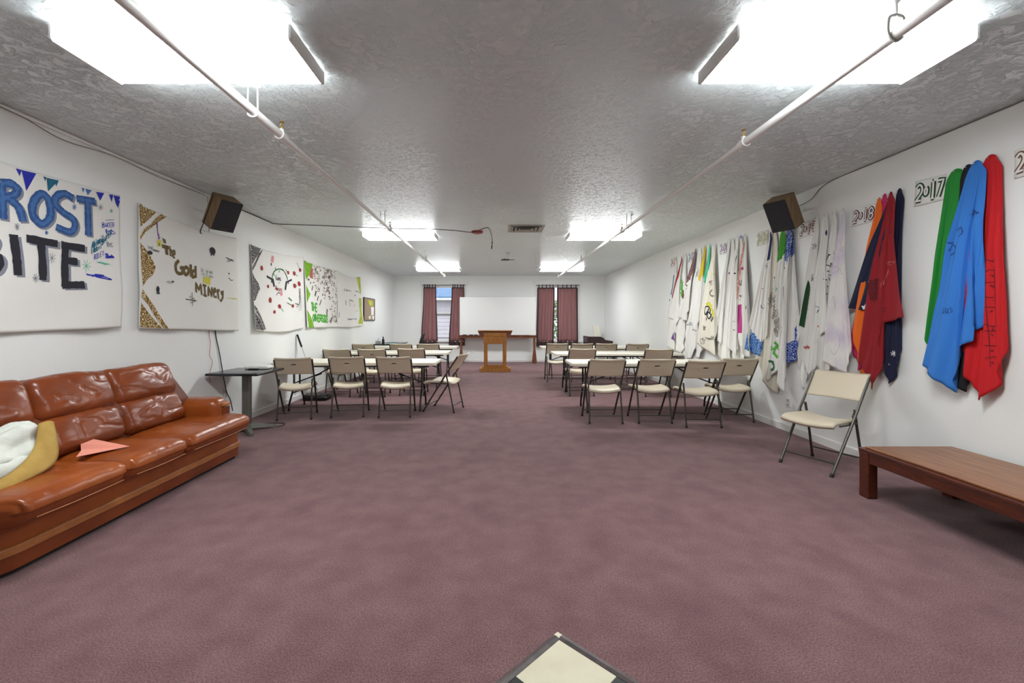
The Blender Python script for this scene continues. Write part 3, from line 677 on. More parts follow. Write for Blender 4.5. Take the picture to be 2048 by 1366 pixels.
cable('floor_cord', [(XL+.03, 5.66, .02), (-3.2, 5.74, .006), (-2.95, 5.80, .006), (-2.80, 5.78, .006), (-2.76, 5.66, .006), (-2.86, 5.58, .006), (-2.98, 5.62, .006)], .005, 'rubber', 'black cord coiled on the carpet at the pedestal table foot', 'cord')
# long desk in the far left corner with its things
tt = thing('desk', 'black-topped long desk in the far left corner', 'desk', (-3.04, 12.55, 0))
MB().rbox((-3.03, 12.55, .704), (.365, .65, .016), .014, (3, 3, 3), (1, 1, 1)).build('desktop', 'black_gloss', parent=tt, smooth=True)
for sx in (-1, 1):
    for sy in (-1, 1): MB().tube([(-3.03+sx*.31, 12.55+sy*.58, .69), (-3.03+sx*.31, 12.55+sy*.58, 0)], .018, 8).build('leg', 'frame_dark', parent=tt)
MB().box(-3.35, -2.71, 12.0, 12.02, .64, .688).build('apron', 'frame_dark', parent=tt)
MB().box(-3.35, -2.71, 13.08, 13.10, .64, .688).build('apron', 'frame_dark', parent=tt)
t = thing('tissue_box', 'small grey tissue box on the corner desk', 'box', (-3.27, 12.15, .72))
MB().bbox(-3.34, -3.21, 12.08, 12.20, .7205, .80, .004).build('carton', 'vent', parent=t)
MB().add([(-3.31, 12.14, .80), (-3.24, 12.14, .80), (-3.26, 12.13, .88), (-3.30, 12.16, .87), (-3.27, 12.17, .80)], [(0, 1, 2), (0, 2, 3), (1, 4, 2), (0, 3, 4), (2, 4, 3), (0, 4, 1)]).build('tissue', 'paper', parent=t)
t = thing('pump_bottle', 'dark bottle standing on the corner desk', 'bottle', (-3.13, 12.1, .72))
MB().lathe((-3.13, 12.1, .7205), [(.034, 0), (.036, .01), (.036, .11), (.028, .13), (.014, .145), (.014, .165)], 14).build('bottle_body', 'ink_black', parent=t, smooth=True)
MB().lathe((-3.13, 12.1, .885), [(.018, 0), (.018, .03), (.012, .034)], 12).build('cap', 'rubber', parent=t)
t = thing('binder', 'teal binder lying on the corner desk', 'binder', (-2.86, 12.05, .72))
MB().bbox(-3.0, -2.76, 11.98, 12.24, .7205, .727, .002).build('back_cover', 'ink_teal', parent=t)
MB().bbox(-3.0, -2.76, 11.98, 12.24, .748, .755, .002).build('front_cover', 'ink_teal', parent=t)
MB().box(-2.99, -2.77, 11.985, 12.23, .727, .748).build('pages', 'paper', parent=t)
# black chair at the desk
t = thing('desk_chair', 'black chair with rounded back at the corner desk', 'chair', (-2.24, 12.95, 0))
def rb(p, u): return [p[0]+.05*u[2], p[1]*(1-.18*max(0, u[2])**2), p[2]]
MB().rbox((-2.22, 12.95, .78), (.025, .20, .17), .022, (3, 3, 3), (1, 8, 8), rb).build('backrest', 'rubber', parent=t, smooth='all')
MB().rbox((-2.44, 12.95, .455), (.21, .21, .03), .028, (3, 3, 3), (4, 4, 1)).build('seat', 'rubber', parent=t, smooth='all')
for s in (-1, 1):
    MB().tube([(-2.63, 12.95+s*.2, 0), (-2.61, 12.95+s*.19, .43)], .011, 8).build('front_leg', 'frame_dark', parent=t)
    MB().tube([(-2.15, 12.95+s*.2, 0), (-2.25, 12.95+s*.19, .43), (-2.24, 12.95+s*.17, .60), (-2.15, 12.95+s*.13, .98)], .011, 8).build('rear_leg', 'frame_dark', parent=t, smooth=True)
# television corner
t = thing('television', 'old dark tube television facing the room in the far right corner', 'television', (3.0, 13.2, .46))
sc = [(2.70, 12.98), (2.70, 13.55)]
MB().prism([(2.72, .47), (2.72, .89), (3.06, .885), (3.14, .85), (3.20, .79), (3.42, .755), (3.42, .50), (3.10, .47)], 'y', 12.98, 13.56).build('case', 'tvbrown', parent=t)
MB().bbox(2.66, 2.72, 12.95, 13.59, .465, .895, .012).build('bezel', 'tvbrown', parent=t)
MB().grid(10, 8, lambda a, b: (2.655-.012*(1-(2*a-1)**2)*(1-(2*b-1)**2), 12.99+.56*a, .52+.34*b)).build('screen', 'screen', parent=t, smooth='all', solid=.004)
MB().box(2.73, 3.05, 13.0, 13.54, .8855, .893).build('case_lid', 'vent', parent=t)
t = thing('media_cart', 'low dark cart carrying the tube television', 'cart', (3.0, 13.27, 0))
MB().bbox(2.62, 3.44, 12.92, 13.62, .43, .459, .005).build('top_shelf', 'tvbrown', parent=t)
MB().bbox(2.64, 3.42, 12.94, 13.60, .10, .125, .005).build('lower_shelf', 'tvbrown', parent=t)
for sx in (2.65, 3.41):
    for sy in (12.95, 13.59):
        MB().box(sx-.015, sx+.015, sy-.015, sy+.015, .05, .43).build('post', 'frame_dark', parent=t)
        MB().lathe((sx-.01, sy, .025), [(.025, 0), (.025, .02)], 12, axis='x').build('caster', 'rubber', parent=t)
t = thing('leaning_board', 'cream board leaning in the far right corner behind the television', 'board', (3.3, 13.9, 0))
q = Matrix.Translation((3.34, 13.95, 0)) @ Matrix.Rotation(math.radians(-7), 4, 'Y') @ Matrix.Rotation(math.radians(-14), 4, 'X')
MB().bbox(-.10, .10, -.012, .012, .012, 1.24, .004).xform(q).build('plank', 'cream', parent=t)
MB().bbox(.10, .112, -.02, .02, .012, 1.24, .004).xform(q).build('edge_strip', 'sheet', parent=t)

# ================================================================ lectern
t = thing('lectern', 'golden oak lectern with an open frame body in front of the whiteboard', 'lectern', (-.05, 11.8, 0))
cx, y0 = -.05, 11.63
def lb(nm, x0, x1, ya, yb, z0, z1, m='oak', r=.006): return MB().bbox(cx+x0, cx+x1, ya, yb, z0, z1, r).build(nm, m, parent=t)
lb('base', -.41, .41, y0, y0+.5, 0, .095); lb('base_step', -.345, .345, y0+.03, y0+.46, .0955, .13)
for s in (-1, 1):
    lb('stile', *sorted((s*.20, s*.30)), y0+.05, y0+.085, .131, .74)
    lb('side_panel', *sorted((s*.275, s*.30)), y0+.086, y0+.40, .131, .90)
lb('bottom_rail', -.199, .199, y0+.05, y0+.085, .131, .19); lb('front_panel', -.31, .31, y0+.04, y0+.09, .74, .945)
lb('panel_cap', -.30, .30, y0+.045, y0+.10, .9455, 1.04)
MB().prism([(cx-.40, .93), (cx+.40, .93), (cx+.455, 1.075), (cx-.455, 1.075)], 'y', y0+.101, y0+.50).build('reading_box', 'oak_dark', parent=t)
MB().bbox(cx-.465, cx+.465, y0+.03, y0+.53, 1.076, 1.098, .006).build('reading_top', 'oak', parent=t)

# ================================================================ whiteboard on a wooden stand
t = thing('whiteboard', 'large blank whiteboard on a brown wooden stand against the back wall', 'whiteboard', (.03, 14.2, 0))
bx0, bx1, by = -1.205, 1.255, 14.22
MB().bbox(bx0, bx1, by-.012, by+.012, .90, 2.12, .004).build('board_panel', 'whiteboard', parent=t)
for s, nm in ((.885, 'tray_rail'),): MB().bbox(bx0-.01, bx1+.01, by-.075, by+.02, .80, .868, .006).build(nm, 'brownwood', parent=t)
MB().bbox(bx0-.01, bx1+.01, by-.10, by+.02, .869, .885, .004).build('tray', 'oak_dark', parent=t)
for x in (bx0+.05, bx1-.05):
    MB().bbox(x-.035, x+.035, by-.035, by+.035, .46, .80, .004).build('upright', 'brownwood', parent=t)
    MB().prism([(x-.03, .46), (x+.03, .46), (x+.075, .03), (x-.075, .03)], 'y', by-.10, by+.02).build('leg_brace', 'brownwood', parent=t)
    MB().bbox(x-.04, x+.04, by-.24, by+.28, 0, .045, .006).build('foot', 'brownwood', parent=t)
for k, x in enumerate((-1.04, -.83, -.68)):
    e_ = thing('eraser', ('dark felt eraser at the left end of the whiteboard tray', 'dark felt eraser between two others on the whiteboard tray', 'dark felt eraser on the whiteboard tray, nearest the lectern')[k], 'eraser', (x, by-.05, .886), group='erasers on the whiteboard tray')
    MB().bbox(x-.06, x+.06, by-.075, by-.03, .8855, .902, .003).build('felt', 'rubber', parent=e_); MB().bbox(x-.06, x+.06, by-.075, by-.03, .9025, .915, .003).build('grip', 'tvbrown', parent=e_)

# ================================================================ curtains
def curtain(x0t, x1t, x0b, x1b, zt, zb, nf, label, seed):
    rnd = random.Random(seed); y = 14.475; t = thing('curtain', label, 'curtain', ((x0b+x1b)/2, y, zb), group='mauve tab top curtains')
    ph = rnd.uniform(0, 6); hem = zb+.14
    def surf(a, z):
        b = (zt-z)/(zt-zb); w = .5-.5*math.cos(min(1, b)*PI); xl = x0t+(x0b-x0t)*w; xr = x1t+(x1b-x1t)*w
        aa = a+.02*math.sin(5*b+ph)
        return (xl+(xr-xl)*a, y+.032*math.sin(2*PI*nf*aa+ph)*(.5+.5*b)+.012*math.sin(2*PI*nf*2.3*a+ph*2), z)
    MB().grid(70, 20, lambda a, b: surf(a, zt-(zt-hem)*b)).build('drape', 'curtain', parent=t, smooth='all', solid=.003)
    MB().grid(70, 5, lambda a, b: surf(a, hem-(hem-zb)*b)).build('bottom_border', 'curtain_dark', parent=t, smooth='all', solid=.003)
    MB().grid(70, 2, lambda a, b: tuple(Vector(surf(a, zt+.035-.035*b)))).build('top_border', 'curtain_dark', parent=t, smooth='all', solid=.003)
    for s in (0, 1):
        MB().grid(4, 24, lambda a, b: tuple(Vector(surf(s+(-1 if s else 1)*a*.07, zt-(zt-hem)*b))+Vector((0, -.004, 0)))).build('side_border', 'curtain_dark', parent=t, smooth='all', solid=.003)
    for k in range(5):
        a = (k+.35+rnd.uniform(-.15, .15))/4.7; xx = x0t+(x1t-x0t)*min(.96, a); p = surf(min(.96, a), zt)
        MB().tube(smooth_line([(xx, p[1], zt+.03), (xx, y-.018, zt+.10), (xx, y, zt+.125), (xx, y+.018, zt+.10), (xx, p[1]+.004, zt+.03)], 3), .014, 6).build('tab', 'curtain_dark', parent=t)
    return t
ZC = 2.425
curtain(-2.42, -2.0, -2.50, -1.955, ZC, .555, 3.2, 'mauve curtain at the left side of the left window', 1)
curtain(-1.49, -1.09, -1.58, -1.06, ZC, .545, 3.6, 'mauve curtain of the left window, partly behind the whiteboard', 2)
curtain(1.335, 1.90, 1.30, 1.86, ZC-.01, .52, 4.6, 'mauve curtain of the right window, next to the whiteboard', 3)
curtain(1.975, 2.655, 1.985, 2.67, ZC-.01, .545, 4.2, 'mauve curtain of the right window, towards the right wall', 4)
for (a, b), z, lb_ in ((WIN[0], ZC+.108, 'black curtain rod across the left window'), (WIN[1], ZC+.098, 'black curtain rod across the right window')):
    t = thing('curtain_rod', lb_, 'curtain rod', ((a+b)/2, 14.475, z))
    MB().tube([(a-.02, 14.475, z), (b+.02, 14.475, z)], .008, 8).build('rod', 'black', parent=t)
    for x in (a-.02, b+.02): MB().tube([(x, 14.475, z), (x, YB-.0165, z)], .006, 6).lathe((x, 14.475, z), [(.004, -.012), (.013, 0), (.004, .012)], 10, axis='x').build('rod_bracket', 'black', parent=t)

# ================================================================ outside the windows
struct('outside_ground', MB().box(-14, 14, YB+T+.01, 40, -.6, -.5), 'soil')
hs = thing('neighbour_house', 'neighbouring house with blue shingle roof and pale siding seen through the left window', 'house', (-3.4, 20.5, -.5))
MB().box(-9, 0.6, 20.6, 26, -.5, 2.4).build('house_core', 'siding', parent=hs)
nb = 0
for k in range(16):
    z0 = -.5+k*.18; m_ = 'siding_brown' if 3 <= k <= 5 else ('lavender' if k < 3 else 'siding')
    MB().prism([(20.6, z0), (20.565, z0), (20.585, z0+.178), (20.6, z0+.178)], 'x', -9, .6).build('siding_board', m_, parent=hs)
MB().box(-9, .6, 20.50, 20.60, 1.62, 1.70).build('dark_strip', 'ink_taupe', parent=hs)  # plain dark taupe strip across the siding
MB().bbox(-9.2, .8, 20.02, 20.10, 2.30, 2.44, .01).build('fascia', 'window_paint', parent=hs)
MB().box(-9.2, .8, 20.10, 20.6, 2.31, 2.33).build('soffit', 'siding_brown', parent=hs)
rf = MB().add([(-9.2, 20.0, 2.44), (.8, 20.0, 2.44), (.8, 25, 5.2), (-9.2, 25, 5.2), (-9.2, 20.0, 2.40), (.8, 20.0, 2.40), (.8, 25, 5.1), (-9.2, 25, 5.1)], [(0, 1, 2, 3), (4, 7, 6, 5), (0, 4, 5, 1), (1, 5, 6, 2), (3, 2, 6, 7), (0, 3, 7, 4)]).build('roof', 'shingle', parent=hs)
sl = Vector((0, 5, 2.76)).normalized(); nn = Vector((0, -sl.z, sl.y)); q0 = MB()
MB().box(-.15, .15, 0, .17, 0, .02)
first = None
for j in range(13):
    for i in range(14):
        p = Vector((-5.2+i*.3+(.15 if j % 2 else 0), 20.0, 2.445))+sl*(.14*j)
        if first is None:
            V = [Vector((x, 0, 0))+sl*y+nn*z for z in (0, 1) for x, y, z in ()]
            V = [(-.145, 0, 0), (.145, 0, 0)]+[(sx, (sl*.16).y, (sl*.16).z) for sx in (-.145, .145)]
            A = [Vector(v) for v in V]; B = [a+nn*h for a, h in zip(A, (.028, .028, .008, .008))]
            first = MB().add([tuple(v) for v in A+B], [(0, 1, 3, 2), (4, 6, 7, 5), (0, 4, 5, 1), (2, 3, 7, 6), (0, 2, 6, 4), (1, 5, 7, 3)]).build('shingle', 'shingle', parent=rf, loc=(0, 0, 0)); o = first
        else: o = first.copy(); COL.objects.link(o); o.name = 'shingle'
        o.location = p-ROOT[hs.name]
rnd = random.Random(3)
def shrub(cx, cy, rx, ry, h, label, n=1500):
    t = thing('garden_shrub', label, 'shrub', (cx, cy, -.5)); mb = MB()
    for k in range(n):
        a = rnd.uniform(0, 2*PI); r = math.sqrt(rnd.random()); z = -.4+h*rnd.random(); k2 = 1-.5*(z+.4)/h
        p = Vector((cx+rx*r*k2*math.cos(a), cy+ry*r*k2*math.sin(a), z)); s = rnd.uniform(.05, .11)
        d1 = Vector((rnd.uniform(-1, 1), rnd.uniform(-1, 1), rnd.uniform(-1, 1))).normalized(); d2 = d1.orthogonal().normalized()
        mb.add([p-d1*s, p+d2*s*.45, p+d1*s, p-d2*s*.45], [(0, 1, 2, 3)])
    o = mb.build('foliage', 'leaf', parent=t); o['kind'] = 'stuff'
    MB().tube([(cx, cy, -.5), (cx+.05, cy, h*.4), (cx, cy+.05, h*.75)], [.05, .035, .015], 7).build('stem', 'siding_brown', parent=t)
shrub(2.4, 17.6, .9, .7, 2.6, 'leafy green shrub outside the right window')

# ================================================================ leather sofa
t = thing('sofa', 'three-seat brown leather sofa with oak trim along the left wall', 'sofa', (-2.95, 3.3, 0))
SY0, SY1 = 2.12, 4.40; XB = -2.56
def arc(cx, cy, r, a0, a1, n=8): return [(cx+r*math.cos(math.radians(a0+(a1-a0)*k/n)), cy+r*math.sin(math.radians(a0+(a1-a0)*k/n))) for k in range(n+1)]
def base_out(d=0.): return [(-3.36, SY1+d), (-3.36, SY0-d)]+arc(XB-.26, SY0+.26, .26+d, -90, 0)+arc(XB-.06, SY1-.06, .06+d, 0, 90, 5)
MB().prism(base_out(-.03), 'z', 0, .03).build('plinth', 'rubber', parent=t)
MB().prism(base_out(), 'z', .03, .108).build('base_skirt', 'leather_back', parent=t, smooth=True)
MB().prism(base_out(.012), 'z', .108, .158).build('oak_trim_rail', 'trimwood', parent=t, smooth=True, bevel=.008)
MB().prism(base_out(-.006), 'z', .158, .285).build('seat_frame', 'leather', parent=t, smooth=True)
def wr(seed, amp, fx, fy, fz, puff):
    def fn(p, u):
        b = max(0, 1-u[0]**4)*max(0, 1-u[1]**4)
        q = Vector((p[0]*fx+seed, p[1]*fy, p[2]*fz)); n = noise.noise(q)*.6+noise.noise(q*2.3)*.4
        n = (1-abs(n)*2)*amp - amp*.3
        k = 1+n
        return [p[0]+n*u[0], p[1]+n*.4*u[1], p[2]+(puff*b if u[2] > 0 else 0)+n*u[2]]
    return fn
# seat cushions (the outer two reach round the arm fronts)
for k, (a, b) in enumerate(((2.16, 2.925), (2.93, 3.495), (3.50, 4.425))):
    x1 = -2.43; x0 = -3.05; yc = (a+b)/2
    def f2(p, u, k=k, a=a, b=b, yc=yc):
        g = wr(3.1*k, .0045, 3.5, 13, 5, .030)(p, u)
        if u[0] > .6 and u[2] < 0: g[0] -= .02
        y = g[1]+yc
        cy_ = 4.425-.13 if k == 2 else (2.16+.16 if k == 0 else None)      # rounded outer front corner
        if k == 2 and y > cy_ and g[0] > .14: g[1] -= (y-cy_)*.55*max(0, (g[0]-.14)/.17)
        if k == 0 and y < cy_ and g[0] > .10: g[1] += (cy_-y)*.7*max(0, (g[0]-.10)/.21)
        # pucker at the seams
        for e, s in ((a, 1), (b, -1)):
            d = abs(y-e)
            if d < .07 and u[0] > .5: g[0] -= (.07-d)*.25*abs(math.sin(y*90))
        return g
    MB().rbox(((x0+x1)/2, yc, .352), ((x1-x0)/2, (b-a)/2, .068), .06, (6, 6, 6), (14, 26, 3), f2).build('seat_cushion', 'leather', parent=t, smooth='all')
    MB().tube(smooth_line([(x1-.008, a+.05+(.12 if k == 0 else 0), .312), (x1+.004, yc, .312), (x1-.008, b-.05-(.08 if k == 2 else 0), .312)], 8), .0028, 6).build('welt_seam', 'trimwood', parent=t)
# back shell
MB().prism([(-3.40, .06), (-3.40, .80), (-3.34, .915), (-3.27, .945), (-3.20, .935), (-2.96, .62), (-2.96, .06)], 'y', SY0+.03, 4.235).build('back_shell', 'leather_shell', parent=t, smooth=True, bevel=.02)
tilt = math.radians(-24)
for k, (a, b) in enumerate(((2.30, 2.882), (2.878, 3.482), (3.478, 4.135))):
    yc = (a+b)/2
    for nm, c, h, puff in (('lumbar_cushion', (-3.015, yc, .555), (.085, (b-a)/2, .135), .025), ('back_cushion', (-3.115, yc, .80), (.095, (b-a)/2, .155), .03)):
        if k == 0 and nm[0] == 'l': continue          # torn open, see torn_cushion
        def f3(p, u, k=k, h=h, nm=nm, puff=puff):
            q = Vector((p[1]*3.2+p[2]*5+k*5, p[2]*6-p[1]*3, 1.7*k+(9 if nm[0] == 'b' else 0))); n = noise.noise(q)+.22*noise.noise(q*2.7)
            rg = (1-min(1, abs(n)*4.5))**2
            bl = max(0, 1-u[1]**4)*max(0, 1-u[2]**4)
            x = p[0]+(puff*bl-.011*rg*bl+.010*n*bl if u[0] > -.2 else 0)
            y = p[1]+.006*n*u[1]
            z = p[2]+.012*n*max(0, u[2])+.012*max(0, u[2])*(1-u[1]**2)
            if u[2] < 0: x -= .02*(-u[2])*abs(u[1])**3
            r_ = Matrix.Rotation(tilt, 3, 'Y') @ Vector((x, y, z)); return list(r_)
        MB().rbox(c, h, .06, (6, 6, 6), (4, 28, 16), f3).build(nm, 'leather_back', parent=t, smooth='all')
# arms
for a, b, s in ((2.13, 2.36, -1), (4.145, 4.385, 1)):
    yc = (a+b)/2
    def fa(p, u):
        z = p[2]
        if u[2] > 0 and u[0] < .2: z += .0
        return [p[0], p[1]*(1-.12*max(0, -u[2])), z+.006*noise.noise(Vector((p[0]*9, p[1]*9, p[2]*9+s)))]
    am = MB().rbox((-3.0, yc, .42), (.35, (b-a)/2, .19), .085, (6, 6, 6), (12, 2, 4), fa).build('armrest', 'leather', parent=t, smooth='all')
    MB().bbox(-2.655, -2.625, yc+s*.02-.05, yc+s*.02+.05, .525, .56, .01).build('oak_knob', 'trimwood', parent=am)
    MB().bbox(-2.655, -2.64, yc+s*.035-.05, yc+s*.035+.05, .30, .52, .006).build('front_facing', 'leather_back', parent=am)

# torn cushion on the sofa
t = thing('torn_cushion', 'torn open cushion with white stuffing and tan backing on the sofa', 'cushion', (-2.88, 2.5, .44))
def lump(p, u):
    q = Vector((p[0]*7, p[1]*6, p[2]*7+4)); n = noise.noise(q*1.3)*.06+noise.noise(q*2.9)*.028
    r_ = Matrix.Rotation(math.radians(-16), 3, 'Y') @ Vector((p[0]+n*1.0*(u[0] > -.5), p[1]*(1+n), p[2]+n*u[2]+.035*math.sin(p[1]*9+.6)*max(0, u[2]))); return list(r_)
MB().rbox((-2.865, 2.46, .585), (.075, .28, .115), .07, (6, 6, 6), (6, 20, 8), lump).build('stuffing', 'batting', parent=t, smooth='all')
MB().rbox((-2.79, 2.42, .505), (.055, .24, .06), .05, (5, 5, 5), (4, 14, 3), lambda p, u: [p[0]+.015*noise.noise(Vector((p[0]*9, p[1]*8, 3))), p[1], p[2]+.02*noise.noise(Vector((p[1]*8, p[0]*8, 7)))]).build('stuffing', 'batting', parent=t, smooth='all')
def flap(a, b):
    # a along the torn edge, b from the inner edge outwards
    e0 = smooth_line([(-2.72, 2.18, .455), (-2.715, 2.42, .49), (-2.75, 2.60, .58), (-2.83, 2.715, .715)], 8)
    e1 = smooth_line([(-2.66, 2.20, .447), (-2.655, 2.45, .447), (-2.70, 2.70, .50), (-2.81, 2.79, .71)], 8)
    n = len(e0)-1; i = min(n-1, int(a*n)); f = a*n-i
    p = e0[i].lerp(e0[i+1], f); q = e1[i].lerp(e1[i+1], f)
    return tuple(p.lerp(q, b)+Vector((.012*math.sin(b*PI), 0, .012*math.sin(b*PI))))
MB().grid(40, 8, flap).build('suede_backing', 'suede', parent=t, smooth='all', solid=.004)
# paper plane
t = thing('paper_plane', 'folded salmon pink paper plane lying on the sofa seat', 'paper plane', (-2.82, 3.08, .45))
tip = Vector((-2.605, 3.12, .462)); wa = Vector((-2.77, 2.895, .455)); wb = Vector((-2.965, 3.16, .515)); kb = Vector((-2.845, 3.01, .437)); ka = Vector((-2.785, 2.95, .486)); kc = Vector((-2.89, 3.055, .494))
MB().add([tip, wa, ka], [(0, 1, 2)]).build('wing', 'pinkpaper', parent=t, solid=.0015)
MB().add([tip, kc, wb], [(0, 1, 2)]).build('wing', 'pinkpaper', parent=t, solid=.0015)
MB().add([tip, ka, kb, kc], [(0, 1, 2), (0, 2, 3)]).build('keel', 'pinkpaper', parent=t, solid=.0015)

# ================================================================ low wooden table
t = thing('coffee_table', 'low dark wooden table with a worn top along the right wall', 'table', (3.17, 2.8, 0))
bx0, bx1, by0, by1, bz = 2.805, 3.53, 2.18, 3.42, .385
MB().bbox(bx0, bx1, by0, by1, bz-.038, bz-.012, .006).build('top_frame', 'benchwood', parent=t)
MB().bbox(bx0+.03, bx1-.03, by0+.03, by1-.03, bz-.0115, bz, .004).build('top_panel', 'benchtop', parent=t)
for x in (bx0+.004, bx1-.079):
    for y in (by0+.004, by1-.089): MB().bbox(x, x+.075, y, y+.085, 0, bz-.0385, .007).build('leg', 'benchwood', parent=t)
MB().bbox(bx0+.008, bx0+.034, by0+.09, by1-.09, bz-.115, bz-.0385, .004).build('apron', 'benchwood', parent=t)
MB().bbox(bx1-.034, bx1-.008, by0+.09, by1-.09, bz-.115, bz-.0385, .004).build('apron', 'benchwood', parent=t)
MB().bbox(bx0+.08, bx1-.08, by1-.034, by1-.008, bz-.115, bz-.0385, .004).build('apron', 'benchwood', parent=t)
MB().bbox(bx0+.08, bx1-.08, by0+.008, by0+.034, bz-.115, bz-.0385, .004).build('apron', 'benchwood', parent=t)

# ================================================================ pole and bag by the left wall
t = thing('pointer_pole', 'thin steel pole with a black grip leaning on the left wall behind the chairs', 'pole', (-3.06, 7.62, 0))
a = Vector((XL+.02, 7.48, 1.12)); b = Vector((-3.06, 7.62, .004))
MB().tube([a, a.lerp(b, .19)], .017, 8).build('grip', 'rubber', parent=t, smooth=True)
MB().tube([a.lerp(b, .19), b], .005, 6).build('shaft', 'steel', parent=t)
MB().tube([a+Vector((-.012, -.03, -.02)), (XL+.006, 7.44, .55), (XL+.006, 7.44, .10)], .003, 5).build('cord', 'ink_grey', parent=t)
t = thing('black_bag', 'flat black bag lying on the carpet under the left front table', 'bag', (-3.1, 7.55, 0))
def bagf(p, u): return [p[0], p[1], p[2]+.02*noise.noise(Vector((p[0]*9, p[1]*9, 2)))*(u[2] > 0)-.03*max(0, u[0])*(u[2] > 0)]
MB().rbox((-3.08, 7.56, .052), (.21, .15, .05), .04, (4, 4, 4), (10, 8, 2), bagf).build('bag_body', 'black', parent=t, smooth='all')
MB().tube(smooth_line([(-3.02, 7.44, .09), (-2.95, 7.45, .10), (-2.90, 7.52, .085), (-2.94, 7.58, .085)], 5), .008, 6).build('strap', 'black_gloss', parent=t)

# ================================================================ cork board
t = thing('cork_board', 'cork notice board with torn papers on the left wall near the far corner', 'notice board', (XL, 11.75, 1.65))
y0, y1, z0, z1 = 11.22, 12.22, 1.36, 1.96
MB().box(XL, XL+.018, y0+.02, y1-.02, z0+.02, z1-.02).build('cork_panel', 'cork', parent=t)
for q in ((y0, y0+.03, z0, z1), (y1-.02, y1, z0, z1), (y0+.03, y1-.02, z0, z0+.02), (y0+.03, y1-.02, z1-.02, z1)):
    MB().bbox(XL, XL+.03, *q, .003).build('frame_rail', 'frame_dark' if q[0] == y0 else 'frame', parent=t)
def pinned(poly, m, nm='pinned_paper'):
    MB().prism(poly, 'x', XL+.0195, XL+.0215).build(nm, m, parent=t)
pinned([(11.55, 1.90), (12.02, 1.90), (12.02, 1.76), (11.75, 1.76)], 'yellowband'); pinned([(11.86, 1.73), (12.15, 1.73), (12.12, 1.52), (11.90, 1.50)], 'paper')
pinned([(11.95, 1.48), (12.18, 1.50), (12.15, 1.39), (12.04, 1.39)], 'paper'); pinned([(11.62, 1.46), (11.80, 1.50), (11.86, 1.42), (11.70, 1.39)], 'cream')

# ================================================================ banners on the left wall
def banner(name, label, p00, p10, p11, p01, seed, sag=.03, group='painted bed sheet banners', m='sheet', amp=.024, bot=0.):
    """corners in wall (Y,Z): top near, top far, bottom far, bottom near"""
    A, B, Cc, D = [Vector(p) for p in (p00, p10, p11, p01)]
    def fn(a, b):
        p = A.lerp(B, a).lerp(D.lerp(Cc, a), b)
        z = p.y-sag*4*a*(1-a)*(1-b)-bot*4*a*(1-a)*b
        d = .014+amp*(.5+.5*math.sin(9*(a-.5)*(b+.25)+seed+3*b))*b+.006*noise.noise(Vector((a*6+seed, b*5, seed)))
        u = (a-.5)*2; d += amp*.7*math.sin(11*math.sqrt(u*u+(1.25-b)**2)+seed)*b*(1-b*.4)*.6+amp*.6*b
        return (XL+max(.008, d), p.x, z)
    mb = MB().grid(64, 54, fn); c = fn(.5, 0)
    o = mb.build(name, m, loc=c, smooth='all', solid=.002); tag(o, label, 'banner', group)
    return o, Face(mb.v, mb.f, -1)
# --- FROST BITE
o, S = banner('sheet_banner', 'white sheet banner painted FROST BITE in blue and black letters', (2.33, 2.45), WL(237, 390), WL(234, 655), (2.33, 1.25), 1, sag=.02)
A = crop(0, 320, 250/976, WL)
def T2(f, pts): return [f(*p) for p in pts]
def SM(f, pts, closed=False, n=6): return [(p.x, p.y) for p in smooth_line(T2(f, pts), n, closed)]
sh = MB()
FROST = [[('s', [(-20, 175), (-12, 460)]), ('c', [(-20, 180), (60, 185), (105, 225), (85, 270), (-10, 295)]), ('c', [(10, 290), (90, 340), (130, 400), (150, 480)])],
         [('o', [(300, 262), (235, 330), (230, 430), (300, 500), (365, 440), (355, 320)])],
         [('c', [(550, 300), (480, 262), (415, 290), (410, 350), (470, 410), (545, 460), (560, 520), (520, 562), (410, 522)])],
         [('s', [(575, 300), (725, 325)]), ('s', [(660, 315), (668, 590)])],
         [('s', [(-330, 60), (-300, 420)]), ('s', [(-330, 70), (-150, 110)]), ('s', [(-315, 230), (-180, 255)])]]
BITE = [[('s', [(70, 582), (85, 740), (92, 900)])], [('s', [(175, 612), (425, 655)]), ('s', [(292, 640), (300, 780), (298, 938)])],
        [('s', [(455, 662), (642, 692)]), ('s', [(492, 660), (480, 800), (472, 990)]), ('s', [(495, 785), (585, 795)]), ('s', [(450, 975), (632, 975)])],
        [('s', [(-210, 560), (-180, 880)]), ('c', [(-205, 560), (-90, 620), (-120, 690), (-195, 710)]), ('c', [(-195, 710), (-60, 760), (-80, 850), (-180, 880)])]]
for word_, inkm, shift in ((FROST, 'ink_blue', .016), (BITE, 'ink_black', .022)):
    for letter in word_:
        bl = MB(); lt = MB()
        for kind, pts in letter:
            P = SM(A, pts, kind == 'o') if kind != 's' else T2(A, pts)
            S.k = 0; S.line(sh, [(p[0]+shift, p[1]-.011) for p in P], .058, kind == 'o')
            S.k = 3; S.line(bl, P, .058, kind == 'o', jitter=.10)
            if inkm == 'ink_blue': S.k = 5; S.line(lt, P, .024, kind == 'o', jitter=.7)
        q = marks(o, 'painted_letter', inkm, bl)
        if q: marks(q, 'brush_highlight', 'ink_blue2', lt)
marks(o, 'letter_shadow', 'ink_grey', sh)
